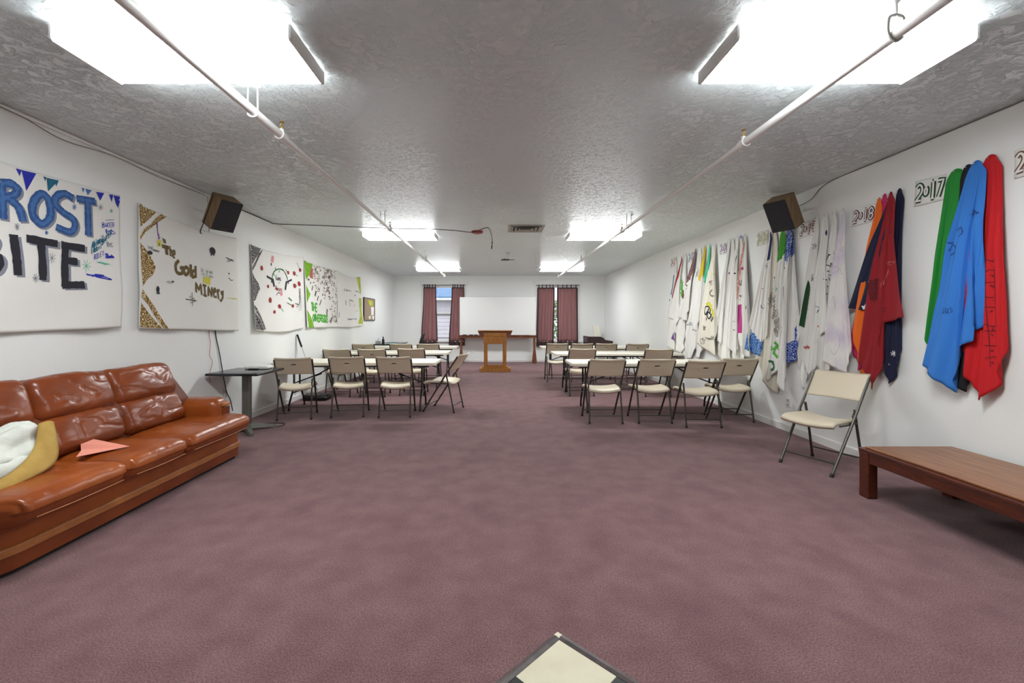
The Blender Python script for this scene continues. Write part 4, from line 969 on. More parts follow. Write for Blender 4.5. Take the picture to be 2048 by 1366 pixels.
for m_, polys in (('ink_royal', [[(105, 65), (150, 78), (130, 125)], [(148, 78), (262, 105), (232, 150), (180, 240), (172, 140)], [(735, 248), (800, 258), (765, 318)], [(838, 268), (870, 272), (857, 330)], [(872, 275), (932, 288), (905, 375), (890, 340)]]),
                  ('ink_teal', [[(320, 128), (345, 135), (332, 165)], [(345, 138), (440, 160), (418, 208), (410, 180), (352, 245), (362, 190)]]),
                  ('ink_sky', [[(618, 216), (640, 222), (628, 255)], [(648, 224), (698, 236), (665, 276)]])):
    for p in polys: mb = MB(); S.poly(mb, T2(A, p)); marks(o, 'painted_pennant', m_, mb)
def flake(mb, f, x, y, r, w=.004):
    for k in range(4):
        a = PI*k/4+.2; S.line(mb, T2(f, [(x-r*math.cos(a), y-r*math.sin(a)*1.3), (x+r*math.cos(a), y+r*math.sin(a)*1.3)]), w)
mb = MB(); [flake(mb, A, *q) for q in ((100, 520, 22), (378, 765, 32), (238, 922, 28), (765, 370, 20))]; S.scribble(mb, A(845, 655), .07, .035, 9, .004); marks(o, 'drawn_snowflakes', 'ink_grey', mb)
mb = MB(); [flake(mb, A, *q) for q in ((558, 365, 18), (337, 568, 14))]; marks(o, 'drawn_snowflakes', 'ink_sky', mb)
mb = MB(); [flake(mb, A, *q) for q in ((655, 825, 36), (852, 398, 12))]; S.scribble(mb, A(795, 808), .10, .015, 10, .004); marks(o, 'drawn_snowflakes', 'ink_mint', mb)
def word(S, mb, f, txt, a, b, h, w, adv=1.35):
    """hand lettering from pixel a to pixel b along its baseline, h = letter height in pixels"""
    p, q = Vector(f(*a)), Vector(f(*b)); r = Vector(f(a[0]+(b[1]-a[1])*.0, a[1]-h)); up = r-p
    d = (q-p)/(len(txt)*adv-(adv-1)); S.text(mb, txt, p, d, up, w, adv)
mb = MB(); word(S, mb, A, 'Abigail', (695, 690), (785, 630), 50, .008); word(S, mb, A, '(Abby)', (690, 735), (765, 690), 40, .006); word(S, mb, A, 'BAKER', (770, 665), (850, 580), 40, .007); marks(o, 'signatures', 'ink_teal', mb)
mb = MB(); word(S, mb, A, 'RILEY', (715, 780), (785, 745), 38, .005); word(S, mb, A, 'BAKER', (775, 525), (868, 525), 36, .005); S.line(mb, T2(A, [(800, 470), (868, 465)]), .003); S.scribble(mb, A(828, 750), .05, .02, 14, .009); S.scribble(mb, A(752, 912), .12, .018, 16, .008); S.scribble(mb, A(842, 565), .05, .02, 10, .006); marks(o, 'signatures', 'ink_royal', mb)

# --- THE GOLD MINERS
o, S = banner('sheet_banner', 'white sheet banner lettered The Gold Miners with gold bandana corners', WL(273, 405), WL(472, 476), WL(472, 662), WL(270, 657), 2, sag=.05, bot=-.0)
A = crop(260, 395, 220/1093, WL)
mb = MB()
for p in ([(64, 55), (262, 132), (80, 290)], [(75, 390), (120, 310), (185, 265), (235, 205), (310, 155), (368, 178), (320, 205), (240, 260), (130, 345), (80, 420)], [(75, 445), (160, 560), (215, 690), (190, 765), (130, 815), (85, 880)],
          [(78, 905), (110, 960), (200, 1080), (330, 1305), (280, 1300), (150, 1080), (70, 985)], [(66, 1045), (130, 1130), (272, 1302), (56, 1285)]): S.poly(mb, T2(A, p)); marks(o, 'gold_bandana_patch', 'goldband', mb); mb = MB()
mb = MB(); S.poly(mb, T2(A, [(295, 400), (330, 420), (335, 460), (310, 450)])) ; S.k = 0
for pts, w in (([(290, 482), (362, 500)], .040), ([(335, 490), (337, 570)], .040)): S.line(mb, T2(A, pts), w)
word(S, mb, A, 'he', (372, 582), (424, 600), 100, .018, 1.2)
for pts, cl in (([(458, 625), (425, 670), (435, 740), (485, 755), (500, 700), (470, 700)], 0), ([(530, 690), (505, 725), (530, 768), (560, 730)], 1), ([(578, 665), (582, 785)], 0), ([(630, 680), (632, 800)], 0), ([(625, 730), (600, 735), (598, 790), (630, 780)], 0)): S.line(mb, SM(A, pts, bool(cl)), .036, bool(cl))
for pts in ([(630, 945), (632, 845), (658, 920), (682, 860), (685, 970)], [(700, 870), (738, 878)], [(718, 870), (722, 975)], [(700, 970), (738, 980)], [(755, 980), (757, 885), (790, 985), (795, 890)], [(810, 940), (838, 935), (825, 900), (808, 930), (815, 985), (840, 990)], [(852, 910), (858, 1010)], [(855, 940), (872, 915)], [(885, 930), (895, 970)], [(902, 925), (898, 990), (880, 1030), (868, 1015)]): S.line(mb, T2(A, pts), .027)
marks(o, 'gold_lettering', 'ink_gold', mb)
mb = MB(); S.line(mb, T2(A, [(243, 245), (258, 415)]), .010); S.line(mb, T2(A, [(250, 245), (250, 340), (270, 395), (262, 415)]), .008); marks(o, 'drawn_ribbon', 'ink_purple', mb)
mb = MB(); S.poly(mb, T2(A, [(243, 425), (280, 422), (282, 485), (245, 488)])); S.poly(mb, T2(A, [(712, 785), (782, 800), (780, 870), (710, 850)])); S.scribble(mb, A(975, 1003), .12, .008, 6, .006); marks(o, 'yellow_highlights', 'ink_yellow', mb)
mb = MB()
S.blob(mb, A(800, 530), .055, .045); S.line(mb, T2(A, [(785, 560), (790, 578)]), .02); S.line(mb, T2(A, [(812, 560), (810, 578)]), .02); S.blob(mb, A(236, 915), .022, .035); S.line(mb, T2(A, [(220, 950), (255, 952)]), .014)
S.line(mb, T2(A, [(585, 945), (585, 1080)]), .006); S.line(mb, T2(A, [(515, 1010), (630, 1028)]), .010); S.scribble(mb, A(975, 615), .10, .04, 9, .006); S.blob(mb, A(962, 756), .014, .01); S.line(mb, SM(A, [(960, 795), (980, 822), (1000, 820)]), .008); S.blob(mb, A(168, 548), .03, .02); S.scribble(mb, A(262, 470), .018, .02, 6, .006)
word(S, mb, A, 'Lost', (152, 505), (200, 512), 28, .004); word(S, mb, A, 'treasure', (180, 525), (258, 545), 24, .004); word(S, mb, A, 'Cripple Nest', (686, 735), (805, 765), 34, .004, 1.2); word(S, mb, A, 'its Spooky', (690, 770), (810, 805), 30, .004, 1.2); S.line(mb, T2(A, [(735, 810), (760, 812), (758, 840), (738, 835)]), .006, True); S.blob(mb, A(392, 836), .014, .01)
marks(o, 'pen_drawings', 'ink_black', mb)
mb = MB(); S.line(mb, SM(A, [(555, 990), (570, 980), (575, 1005), (600, 1000), (610, 1030), (580, 1045), (560, 1040)]), .006); word(S, mb, A, 'rain', (330, 850), (385, 858), 30, .004); marks(o, 'compass_drawing', 'ink_brown', mb)

# --- GUNS N ROSES
o, S = banner('sheet_banner', 'white sheet banner with painted red roses, crossed pistols and black bandana edge', WL(498, 488), WL(605, 514), WL(603, 656), WL(504, 660), 4, sag=.04, bot=.05)
A = crop(490, 480, 120/863, WL); mb = MB()
for p in ([(55, 58), (215, 115), (165, 200), (75, 350)], [(80, 440), (70, 400), (110, 330), (140, 280), (175, 190), (250, 130), (225, 170), (160, 290), (120, 370)], [(78, 470), (110, 540), (165, 620), (188, 700), (150, 770), (120, 850), (85, 885)],
          [(82, 915), (120, 970), (270, 1285), (235, 1290), (150, 1100), (80, 980)], [(100, 1040), (140, 1100), (230, 1298), (105, 1285)]): S.poly(mb, T2(A, p)); marks(o, 'black_bandana_patch', 'blackband', mb); mb = MB()
mb = MB(); mb2 = MB()
for x, y, r, st in ((218, 405, 22, 0), (303, 668, 17, 0), (335, 865, 25, 0), (472, 955, 20, (520, 1030)), (400, 1035, 17, 0), (603, 470, 16, (565, 425)), (690, 480, 20, (740, 522)), (772, 432, 18, (728, 325)), (685, 658, 22, (720, 660)), (755, 630, 22, 0), (653, 948, 16, (575, 900))):
    c_ = A(x, y); d_ = abs(A(x+r, y)[0]-c_[0]); S.blob(mb, c_, d_, (A(x, y-r*1.6)[1]-c_[1]), rough=.12); marks(o, 'painted_rose', 'ink_crimson', mb); mb = MB()
    if st: S.line(mb2, T2(A, [(x, y), st]), .012)
S.line(mb2, SM(A, [(365, 560), (375, 490), (420, 435), (475, 418), (530, 435), (570, 500), (592, 575)]), .018)
for p in ([(420, 395), (418, 430)], [(475, 465), (470, 440)], [(400, 515), (385, 485)], [(530, 420), (520, 440)], [(595, 830), (640, 875)]): S.line(mb2, T2(A, p), .022)
marks(o, 'painted_vine', 'ink_green', mb2)
mb = MB()
for pts, w in (([(285, 522), (380, 575)], .030), ([(372, 560), (395, 670)], .045), ([(350, 585), (365, 610)], .03), ([(648, 570), (565, 610)], .030), ([(572, 605), (555, 715)], .045), ([(590, 630), (605, 612)], .02), ([(362, 330), (358, 368)], .03)): S.line(mb, T2(A, pts), w)
word(S, mb, A, 'Guns', (415, 572), (495, 590), 62, .010, 1.15); word(S, mb, A, 'N', (462, 630), (472, 632), 30, .006); S.scribble(mb, A(765, 860), .06, .2, 22, .005); S.line(mb, SM(A, [(435, 795), (455, 760), (490, 770), (500, 795)]), .012); S.scribble(mb, A(712, 935), .08, .03, 9, .006); marks(o, 'painted_pistols', 'ink_black', mb)
mb = MB(); word(S, mb, A, 'Roses', (415, 720), (515, 745), 58, .010, 1.15); marks(o, 'red_lettering', 'ink_crimson', mb)
mb = MB(); S.line(mb, T2(A, [(385, 230), (375, 320)]), .07); S.blob(mb, A(500, 775), .04, .035); marks(o, 'pink_smudges', 'ink_pink', mb)

# --- THE OTHER SIDE
o, S = banner('sheet_banner', 'white sheet banner covered in brown marks with green THE OTHER SIDE lettering', WL(606, 520), WL(672, 541), WL(672, 654), WL(610, 656), 5, sag=.02)
A = crop(600, 510, 130/1146, WL); mb = MB()
for p in ([(55, 95), (205, 140), (190, 230), (160, 330), (80, 430), (70, 380)], [(78, 520), (120, 600), (165, 695), (130, 760), (95, 840)], [(90, 960), (150, 1080), (225, 1275), (110, 1285)]): S.poly(mb, T2(A, p)); marks(o, 'lime_bandana_patch', 'limeband', mb); mb = MB()
mb = MB(); S.line(mb, T2(A, [(185, 145), (120, 260), (75, 370)]), .035); S.line(mb, T2(A, [(92, 985), (190, 1275)]), .03); marks(o, 'white_zigzag', 'sheet', mb)
mb = MB(); mk = MB(); rnd = random.Random(11)
for k in range(210):
    x = rnd.uniform(215, 625); y = rnd.uniform(190, 1200)
    if y > 480+(x-215)*.9+rnd.uniform(-80, 160) and x < 500: continue
    if y < 160+(x-215)*.25: continue
    S.scribble(mb if k % 3 else mk, A(x, y), .06, .035, 5, .007)
for p in ([(205, 545), (188, 625)], [(300, 725), (275, 805)], [(345, 790), (315, 885)], [(168, 470), (160, 510)], [(375, 680), (362, 720)]): S.line(mk, T2(A, p), .03)
for p in ([(262, 635), (240, 725)], [(445, 955), (430, 1065)], [(532, 1100), (515, 1200)], [(605, 1135), (615, 1185)]): S.line(mk, T2(A, p), .055)
word(S, mk, A, 'The', (235, 330), (300, 340), 75, .014, 1.2); word(S, mk, A, 'Journey', (345, 395), (540, 415), 40, .012, 1.2); S.blob(mk, A(123, 432), .05, .02)
marks(o, 'brown_scribbles', 'ink_brown', mb); marks(o, 'dark_marks', 'ink_taupe', mk)
mb = MB(); word(S, mb, A, 'THE', (170, 985), (275, 1000), 140, .040, 1.15); word(S, mb, A, 'OTHERSIDE', (195, 1165), (455, 1185), 120, .038, 1.15); marks(o, 'green_lettering', 'ink_lime', mb)
mb = MB(); S.poly(mb, T2(A, [(185, 235), (205, 240), (210, 420), (150, 400), (140, 330)])); marks(o, 'rust_stain', 'ink_rust', mb)
# --- last sheet
o, S = banner('sheet_banner', 'pale sheet banner with a yellow-green right edge beside the cork board', WL(672.5, 541), WL(720, 553), WL(724, 650), WL(672.5, 654), 6, sag=.06, bot=.03)
mb = MB()
for p in ([(985, 392), (1048, 392), (1056, 700), (1030, 640)], [(1020, 760), (1060, 760), (1078, 1212), (1000, 1215), (1042, 1050)]): S.poly(mb, T2(A, p)); marks(o, 'yellow_edge', 'yellowband', mb); mb = MB()
mb = MB()
for p in ([(765, 590), (768, 645)], [(805, 625), (815, 645)], [(1020, 660), (1025, 675)], [(940, 705), (955, 715)], [(778, 800), (780, 885)], [(975, 985), (985, 985)], [(670, 1010), (665, 1100)]): S.line(mb, T2(A, p), .03)
for p in ((850, 630), (1000, 650), (850, 1130), (930, 1130), (870, 800)): S.scribble(mb, A(*p), .25, .02, 8, .008)
marks(o, 'faint_drawings', 'ink_grey', mb)
mb = MB(); S.line(mb, SM(A, [(852, 790), (848, 850), (855, 910)]), .02); S.line(mb, T2(A, [(925, 880), (930, 905)]), .03); marks(o, 'green_marks', 'ink_olive', mb)

# ================================================================ year signs on the right wall
def sign(px, txt, colr, label, wtxt=None, inner='paper', lw=.010):
    """px: top-left, top-right, bottom-right, bottom-left on the wall"""
    q = [WR(*p) for p in px]; A_, B_, C_, D_ = [Vector(p) for p in q]
    def fn(a, b):
        p = A_.lerp(B_, a).lerp(D_.lerp(C_, a), b); return (XR-.003-.010*max(0, b-.6)*(1+.5*math.sin(a*5)), p.x, p.y)
    mb = MB().grid(8, 8, fn); o = mb.build('year_sign', 'paper', loc=fn(.5, .5), smooth='all', solid=.0008); tag(o, label, 'sign', 'paper year signs')
    S = Face(mb.v, mb.f, 1); n = len(txt); wd = (B_-A_); up = A_-D_
    org = D_+up*.2+wd*.07; d = wd*.86/(n*1.28-.28); outl = MB(); inn = MB()
    for k, ch in enumerate(txt):
        o_ = org+d*(k*1.28); h = up*.62; uxx = d
        if ch == '0': o_ = o_+up*.12+d*.1; h = up*.40; uxx = d*.8
        for st in text_strokes(ch, o_, uxx, h):
            S.k = 0; S.line(outl, st, up.length*.19, step=.02)
            S.k = 6; S.line(inn, st, up.length*.075, step=.02)
    marks(o, 'digit_outline', colr, outl); marks(o, 'digit_fill', inner, inn)
    return o
sign([(2030, 302), (2112, 268), (2112, 335), (2030, 358)], '2016', 'ink_brown', 'paper year sign cut off at the right edge, with a brown digit 2')
sign([(1832, 363), (1895, 347), (1895, 398), (1829, 414)], '2017', 'ink_forest', 'paper sign reading 2017 in green outline digits')
sign([(1707, 419), (1753, 406), (1752, 441), (1704, 454)], '2018', 'ink_maroon', 'paper sign reading 2018 in purple outline digits')
sign([(1601, 447), (1634, 437), (1632, 468), (1598, 477)], '2019', 'ink_darkred', 'paper sign reading 2019 in dark red outline digits')
sign([(1514, 466), (1538, 459), (1537, 488), (1513, 494)], '2020', 'ink_olive', 'paper sign reading 2020 in pale yellow outline digits')
sign([(1440, 487), (1456, 483), (1456, 507), (1440, 510)], '2021', 'ink_purple', 'small paper sign with violet year digits 2021 left of plain white cloths')
sign([(1377, 506), (1390, 502), (1390, 522), (1377, 526)], '2022', 'ink_navyline', 'paper sign reading 2022 in blue outline digits')
sign([(1342, 517), (1354, 513), (1354, 531), (1342, 535)], '2023', 'ink_rust', 'paper sign reading 2023 in faded red outline digits')

# ================================================================ hanging cloths on the right wall
def hang(f, top, hem, layer, m, label, group, nf=3., amp=.022, w0=.05, seed=0, knot=True, bands=None):
    """cloth gathered at a pin and falling in folds to its hem; top and hem are pixels of crop f on the wall"""
    tp = Vector(f(*top)); hp = [Vector(f(*p)) for p in hem]
    if len(hp) > 2:                                           # resample the hem by length, with soft corners
        pass
    L = [0]
    for a, b in zip(hp, hp[1:]): L.append(L[-1]+(b-a).length)
    def hemat(s):
        d = s*L[-1]
        for i in range(len(hp)-1):
            if d <= L[i+1]+1e-9: return hp[i].lerp(hp[i+1], (d-L[i])/max(1e-9, L[i+1]-L[i]))
        return hp[-1]
    ly = .012+.034*layer
    def fn(s, t):
        h = hemat(s); p0 = tp+Vector(((.5-s)*w0*(.5+.5*min(1, t/.05)), (.018*(1-(2*s-1)**2)-.008)*max(0, 1-t/.06))); e = t**.92
        p = p0.lerp(h, e)
        ph = 2*PI*nf*(s+.05*math.sin(3*t+seed))+seed
        g = min(1, t*2.2)
        fold = (.5+.5*math.sin(ph))*amp*1.35*(.45+.55*t)*g+.007*math.sin(ph*2.1+1+4*t)*g+.004*math.sin(ph*3.7+9*t)*g
        p = p+Vector((.012*math.sin(ph+1.2)*g*(1-.6*t), 0))
        pin = .022*math.exp(-((t-.012)/.03)**2)
        return (XR-ly*(.35+.65*min(1, t*3))-fold-pin*.6, p.x, p.y)
    NS, NT = 54, 56; mb = MB().grid(NS, NT, fn)
    ms = [m]
    if bands:
        ms += [b[0] for b in bands]
        for k in range(len(mb.f)):
            s, t = ((k % NS)+.5)/NS, ((k//NS)+.5)/NT
            for i, b in enumerate(bands):
                if b[1](s, t): mb.m[k] = i+1
    c = (XR, tp.x, tp.y); o = mb.build('hanging_cloth', ms, loc=c, smooth='all', solid=.0022); tag(o, label, 'cloth', group)
    pn = MB().lathe((XR-ly*.35-.034, tp.x, tp.y-.012), [(.005, 0), (.005, .004)], 8, axis='x'); pn.build('push_pin', 'steel', parent=o)
    return o, Face(mb.v, mb.f, 1)
def CT(s_): return s_
c8 = crop(1580, 280, 468/1184, WR)
g = 'coloured cloths under the 2017 sign'
hang(c8, (852, 152), [(713, 980), (716, 1080), (745, 1180), (845, 1278), (880, 1100)], 0, 'green', 'green cloth hanging leftmost in the group right of the 2017 sign', g, 2.5, w0=.16, seed=1)[0]
hang(c8, (914, 130), [(830, 1100), (870, 1240), (912, 1277), (930, 1150)], .3, 'blackcloth', 'black cloth mostly hidden behind the sky blue cloth', g, 2, w0=.12, seed=2)
o, S = hang(c8, (1034, 80), [(912, 1060), (935, 1195), (1002, 1320), (1095, 1245), (1112, 1145), (1132, 1050)], .8, 'red', 'bright red cloth hanging at the far right of the right wall', g, 3.4, amp=.03, w0=.13, seed=3)
mb = MB()
S.line(mb, T2(c8, [(1040, 570), (1050, 860), (1062, 1150)]), .004); S.line(mb, T2(c8, [(1088, 640), (1100, 1130)]), .004)
for y in (600, 668, 720, 792, 846, 930, 965, 1040, 1105): S.line(mb, SM(c8, [(1044, y), (1064, y+random.randint(-14, 14)), (1092, y+random.randint(-10, 16))]), .005); S.scribble(mb, c8(1068, y+22), .010, .012, 4, .004)
marks(o, 'marker_writing', 'ink_darkred', mb)
o, S = hang(c8, (968, 110), [(715, 1140), (800, 1212), (888, 1282), (912, 1180), (908, 1055), (1000, 1015), (975, 965), (1040, 940)], 1.6, 'blue', 'sky blue cloth hanging in front between green and red cloths', g, 3.2, amp=.035, w0=.12, seed=4)
mb = MB(); S.scribble(mb, c8(985, 370), .03, .03, 14, .006); S.line(mb, SM(c8, [(890, 460), (915, 440), (925, 470), (905, 490)]), .006); S.line(mb, SM(c8, [(848, 560), (880, 530), (895, 560), (860, 590)]), .007); S.line(mb, T2(c8, [(850, 520), (885, 520)]), .006); word(S, mb, c8, 'Jesus', (815, 880), (890, 872), 35, .004)
marks(o, 'marker_writing', 'ink_navyline', mb)
g = 'coloured cloths under the 2018 sign'
o, S = hang(c8, (488, 276), [(325, 990), (328, 1080), (372, 1168), (405, 1120), (420, 900)], 0, 'pink', 'magenta pink cloth at the left edge of the dark red group', g, 3, w0=.07, seed=5)
hang(c8, (464, 296), [(346, 945), (372, 1192), (430, 1185), (450, 900)], .5, 'orange', 'orange cloth between the magenta and dark red cloths', g, 2, w0=.06, seed=6)
o, S = hang(c8, (565, 250), [(505, 1150), (515, 1235), (568, 1180), (573, 1010)], .2, 'navy', 'navy cloth behind the dark red cloth, on its right', g, 2, w0=.08, seed=7)
mb = MB(); flake(mb, c8, 540, 1080, 12, .006); S.scribble(mb, c8(556, 1160), .012, .02, 7, .006); S.scribble(mb, c8(520, 1135), .012, .01, 5, .005); marks(o, 'white_print', 'ink_white', mb)
o, S = hang(c8, (520, 300), [(330, 850), (425, 868), (470, 800)], 1.0, 'navy', 'navy cloth corner with a white star, left of the dark red cloth', g, 1.2, amp=.012, w0=.05, seed=8)
def star(f, x, y, r): return T2(f, [(x+r*(1 if k % 2 == 0 else .42)*math.sin(PI*k/5), y-r*1.1*(1 if k % 2 == 0 else .42)*math.cos(PI*k/5)) for k in range(10)])
mb = MB(); S.poly(mb, star(c8, 408, 845, 16), step=.03); S.scribble(mb, c8(435, 720), .015, .015, 6, .006); marks(o, 'white_star', 'ink_white', mb)
o, S = hang(c8, (531, 266), [(398, 1130), (470, 1266), (512, 1150), (510, 1000), (515, 925), (638, 896)], 1.7, 'darkred', 'dark red cloth hanging in front with faded marker drawings', g, 2.8, amp=.03, w0=.06, seed=9)
mb = MB()
for k in range(6): S.scribble(mb, c8(474, 755), .045, .10, 26, .006)
S.scribble(mb, c8(545, 460), .03, .02, 6, .004); S.scribble(mb, c8(520, 850), .02, .04, 6, .005); marks(o, 'dark_drawing', 'ink_darkred', mb)
mb = MB(); word(S, mb, c8, 'Hannah', (520, 745), (548, 670), 26, .003, 1.2); S.scribble(mb, c8(560, 620), .06, .02, 12, .003); marks(o, 'faded_writing', 'ink_rust', mb)

g = 'white painted cloths under the 2019 sign'
c9 = crop(1600, 400, 120/420, WR)
o, S = hang(c9, (130, 118), [(3, 870), (3, 1190), (55, 1330), (80, 1150), (110, 1130), (115, 950)], .2, 'sheet', 'white cloth with a dark green block, leftmost under the 2019 sign', g, 3, seed=10)
mb = MB(); S.poly(mb, T2(c9, [(76, 560), (92, 620), (48, 895), (26, 880)])); marks(o, 'green_block', 'ink_forest', mb)
mb = MB(); S.scribble(mb, c9(112, 320), .03, .05, 16, .004); S.scribble(mb, c9(108, 540), .02, .05, 14, .005); S.line(mb, T2(c9, [(98, 620), (85, 750), (68, 830)]), .006); S.line(mb, T2(c9, [(78, 690), (105, 700)]), .006); S.line(mb, T2(c9, [(70, 765), (95, 770)]), .006); marks(o, 'pen_writing', 'ink_grey', mb)
o, S = hang(c9, (256, 82), [(128, 1090), (165, 1212), (245, 1196), (265, 1050), (275, 900)], .5, 'sheet', 'white cloth with tall black lettering under the 2019 sign', g, 2.6, seed=12)
mb = MB()
for p in ([(250, 350), (268, 365), (262, 420)], [(205, 380), (230, 382)], [(228, 378), (215, 420), (195, 430)], [(240, 440), (268, 455)], [(215, 455), (245, 470), (235, 440)], [(190, 490), (230, 500)], [(182, 545), (215, 560)], [(232, 525), (262, 530), (262, 600)], [(225, 540), (245, 590)], [(210, 600), (262, 640)], [(205, 660), (250, 640)], [(212, 690), (240, 700), (245, 740), (220, 745)], [(228, 770), (250, 780)], [(210, 820), (232, 850)]): S.line(mb, T2(c9, p), .009)
marks(o, 'black_lettering', 'ink_black', mb)
o, S = hang(c9, (200, 100), [(58, 1080), (92, 1248), (152, 1172), (130, 1030), (180, 950), (235, 915)], 1.0, 'sheet', 'white cloth with a small red star near its hem under the 2019 sign', g, 3.4, seed=11)
mb = MB(); S.poly(mb, star(c9, 92, 1030, 16), step=.03); S.scribble(mb, c9(168, 880), .02, .03, 6, .004); marks(o, 'red_star', 'ink_rust', mb)
mb = MB(); S.blob(mb, c9(207, 230), .012, .03); S.line(mb, T2(c9, [(155, 745), (178, 750), (165, 790)]), .005); marks(o, 'dark_figure', 'ink_darkblue', mb)
o, S = hang(c9, (325, 60), [(217, 1125), (300, 1180), (388, 1236), (405, 1050), (395, 900)], 1.5, 'tiedye', 'white cloth with a lavender tint, rightmost under the 2019 sign', g, 2.2, seed=13, amp=.02)
mb = MB(); word(S, mb, c9, 'ride', (285, 690), (298, 770), 30, .003); S.line(mb, SM(c9, [(335, 250), (318, 320), (330, 360), (345, 330)]), .004); S.line(mb, SM(c9, [(280, 460), (320, 480), (360, 525)]), .004); S.line(mb, SM(c9, [(275, 525), (330, 480)]), .003); S.line(mb, SM(c9, [(320, 940), (330, 1010), (295, 1080), (270, 1050)]), .004); marks(o, 'faint_lines', 'ink_faint', mb)

g = 'painted cloths under the right loudspeaker'
c20 = crop(1490, 440, 130/493, WR)
o, S = hang(c20, (240, 80), [(118, 1000), (128, 1110), (140, 1195), (195, 1270), (252, 1322), (290, 1230), (300, 1000)], .1, 'cream', 'cream cloth with a grey scribbled animal below the right loudspeaker', g, 3, seed=20)
mb = MB()
for cx_, cy_, ry_, rz_ in ((235, 560, .035, .07), (215, 640, .03, .09), (245, 660, .04, .08), (262, 720, .04, .09), (285, 790, .03, .1), (275, 850, .02, .06), (228, 600, .03, .08)):
    for k in range(2): S.scribble(mb, c20(cx_, cy_), ry_*1.8, rz_, 16, .005)
marks(o, 'scribbled_animal', 'ink_ash', mb)
mb = MB(); S.line(mb, T2(c20, [(243, 435), (238, 520)]), .03); S.line(mb, T2(c20, [(232, 437), (254, 433)]), .02); marks(o, 'green_mark', 'ink_forest', mb)
o, S = hang(c20, (212, 80), [(25, 978), (80, 1010), (142, 1032), (150, 940), (200, 880)], .6, 'sheet', 'white cloth with an azure bandana corner below the right loudspeaker', g, 2.2, seed=21, amp=.016, bands=[('blueband2', lambda s, t: s < .66 and t > .80+.14*s)])
mb = MB(); S.poly(mb, T2(c20, [(208, 90), (222, 95), (208, 300), (188, 310)])); marks(o, 'blue_stripe', 'ink_darkblue', mb)
mb = MB(); S.line(mb, SM(c20, [(155, 645), (158, 668), (172, 665), (172, 640)]), .008); S.blob(mb, c20(165, 520), .012, .008); S.scribble(mb, c20(178, 350), .03, .05, 9, .004); marks(o, 'pen_drawing', 'ink_teal', mb)
o, S = hang(c20, (365, 52), [(330, 1000), (350, 1090), (412, 1062), (440, 930), (438, 800)], .7, 'sheet', 'white cloth with a royal blue bandana lower corner below the right loudspeaker', g, 2, seed=24, amp=.018, bands=[('blueband', lambda s, t: t < .16+.09*s or (.18 < s < .74 and t > .80+.05*(1-s)))])
o, S = hang(c20, (305, 75), [(203, 1222), (255, 1170), (302, 1130), (318, 950)], 1.2, 'sheet', 'white cloth with a bright green top and green letters below the right loudspeaker', g, 2.4, w0=.11, seed=22, amp=.018, bands=[('greenband', lambda s, t: t < .185)])
mb = MB()
for cx_, cy_, ry_, rz_ in ((250, 600, .03, .06), (255, 660, .04, .08), (268, 720, .04, .09), (288, 790, .03, .1), (280, 850, .02, .06)):
    for k in range(2): S.scribble(mb, c20(cx_, cy_), ry_*1.8, rz_, 16, .005)
marks(o, 'scribbled_animal', 'ink_ash', mb)
mb = MB(); S.line(mb, SM(c20, [(262, 1078), (225, 1072), (205, 1085)]), .03); S.line(mb, SM(c20, [(235, 1070), (262, 1095), (258, 1130), (228, 1140)]), .032); marks(o, 'green_letter', 'ink_green', mb)
mb = MB()
for p in ([(232, 965), (292, 1045)], [(272, 925), (305, 985)], [(292, 945), (255, 1000)]): S.line(mb, T2(c20, p), .04)
marks(o, 'lime_letter', 'ink_lime', mb)
mb = MB(); S.scribble(mb, c20(280, 520), .03, .05, 10, .004); marks(o, 'mint_scribble', 'ink_mint', mb)
o, S = hang(c20, (362, 56), [(300, 1150), (298, 1235), (325, 1290), (355, 1312), (348, 1150), (352, 900)], 1.7, 'sheet', 'white cloth with a royal blue top and navy letters below the right loudspeaker', g, 1.8, w0=.11, seed=23, amp=.018, bands=[('blueband', lambda s, t: t < .17+.06*s)])
mb = MB(); word(S, mb, c20, 'VINTN', (340, 790), (340, 530), 26, .009, 1.3)
for p in ([(320, 330), (340, 370)], [(312, 440), (325, 450)]): S.line(mb, T2(c20, p), .012)
S.line(mb, SM(c20, [(322, 815), (335, 850), (318, 880), (310, 845)], True), .010, True); marks(o, 'navy_lettering', 'ink_darkblue', mb)

g = 'white cloths beside the 2021 sign'
c21 = crop(1430, 460, 80/405, WR)
hang(c21, (158, 98), [(33, 920), (55, 1120), (100, 1160), (115, 950)], .6, 'sheet', 'white cloth nearest to the 2021 sign', g, 2.5, seed=30)
o, S = hang(c21, (195, 84), [(62, 1190), (66, 1310), (165, 1312), (190, 1150)], .2, 'sheet', 'white cloth with purple marks, second from the 2021 sign', g, 2.6, seed=31)
mb = MB(); S.line(mb, T2(c21, [(165, 430), (140, 640)]), .010, jitter=.9); S.blob(mb, c21(163, 436), .03, .02); marks(o, 'purple_marks', 'ink_purple', mb)
o, S = hang(c21, (240, 66), [(160, 1170), (215, 1235), (262, 1275), (275, 1050)], 1.0, 'sheet', 'white cloth with a black stripe, third from the 2021 sign', g, 2.4, seed=32)
mb = MB(); S.line(mb, SM(c21, [(245, 62), (256, 150), (240, 300), (234, 440)]), .008); S.blob(mb, c21(235, 440), .03, .015); S.scribble(mb, c21(240, 930), .05, .01, 6, .004); S.scribble(mb, c21(240, 1012), .05, .01, 6, .004); marks(o, 'black_stripe', 'ink_black', mb)
hang(c21, (276, 58), [(210, 1300), (262, 1315), (330, 1310), (330, 1050)], .3, 'sheet', 'white cloth with a pale blue top, fourth from the 2021 sign', g, 2.6, seed=33, bands=[('ink_sky', lambda s, t: t < .025)])
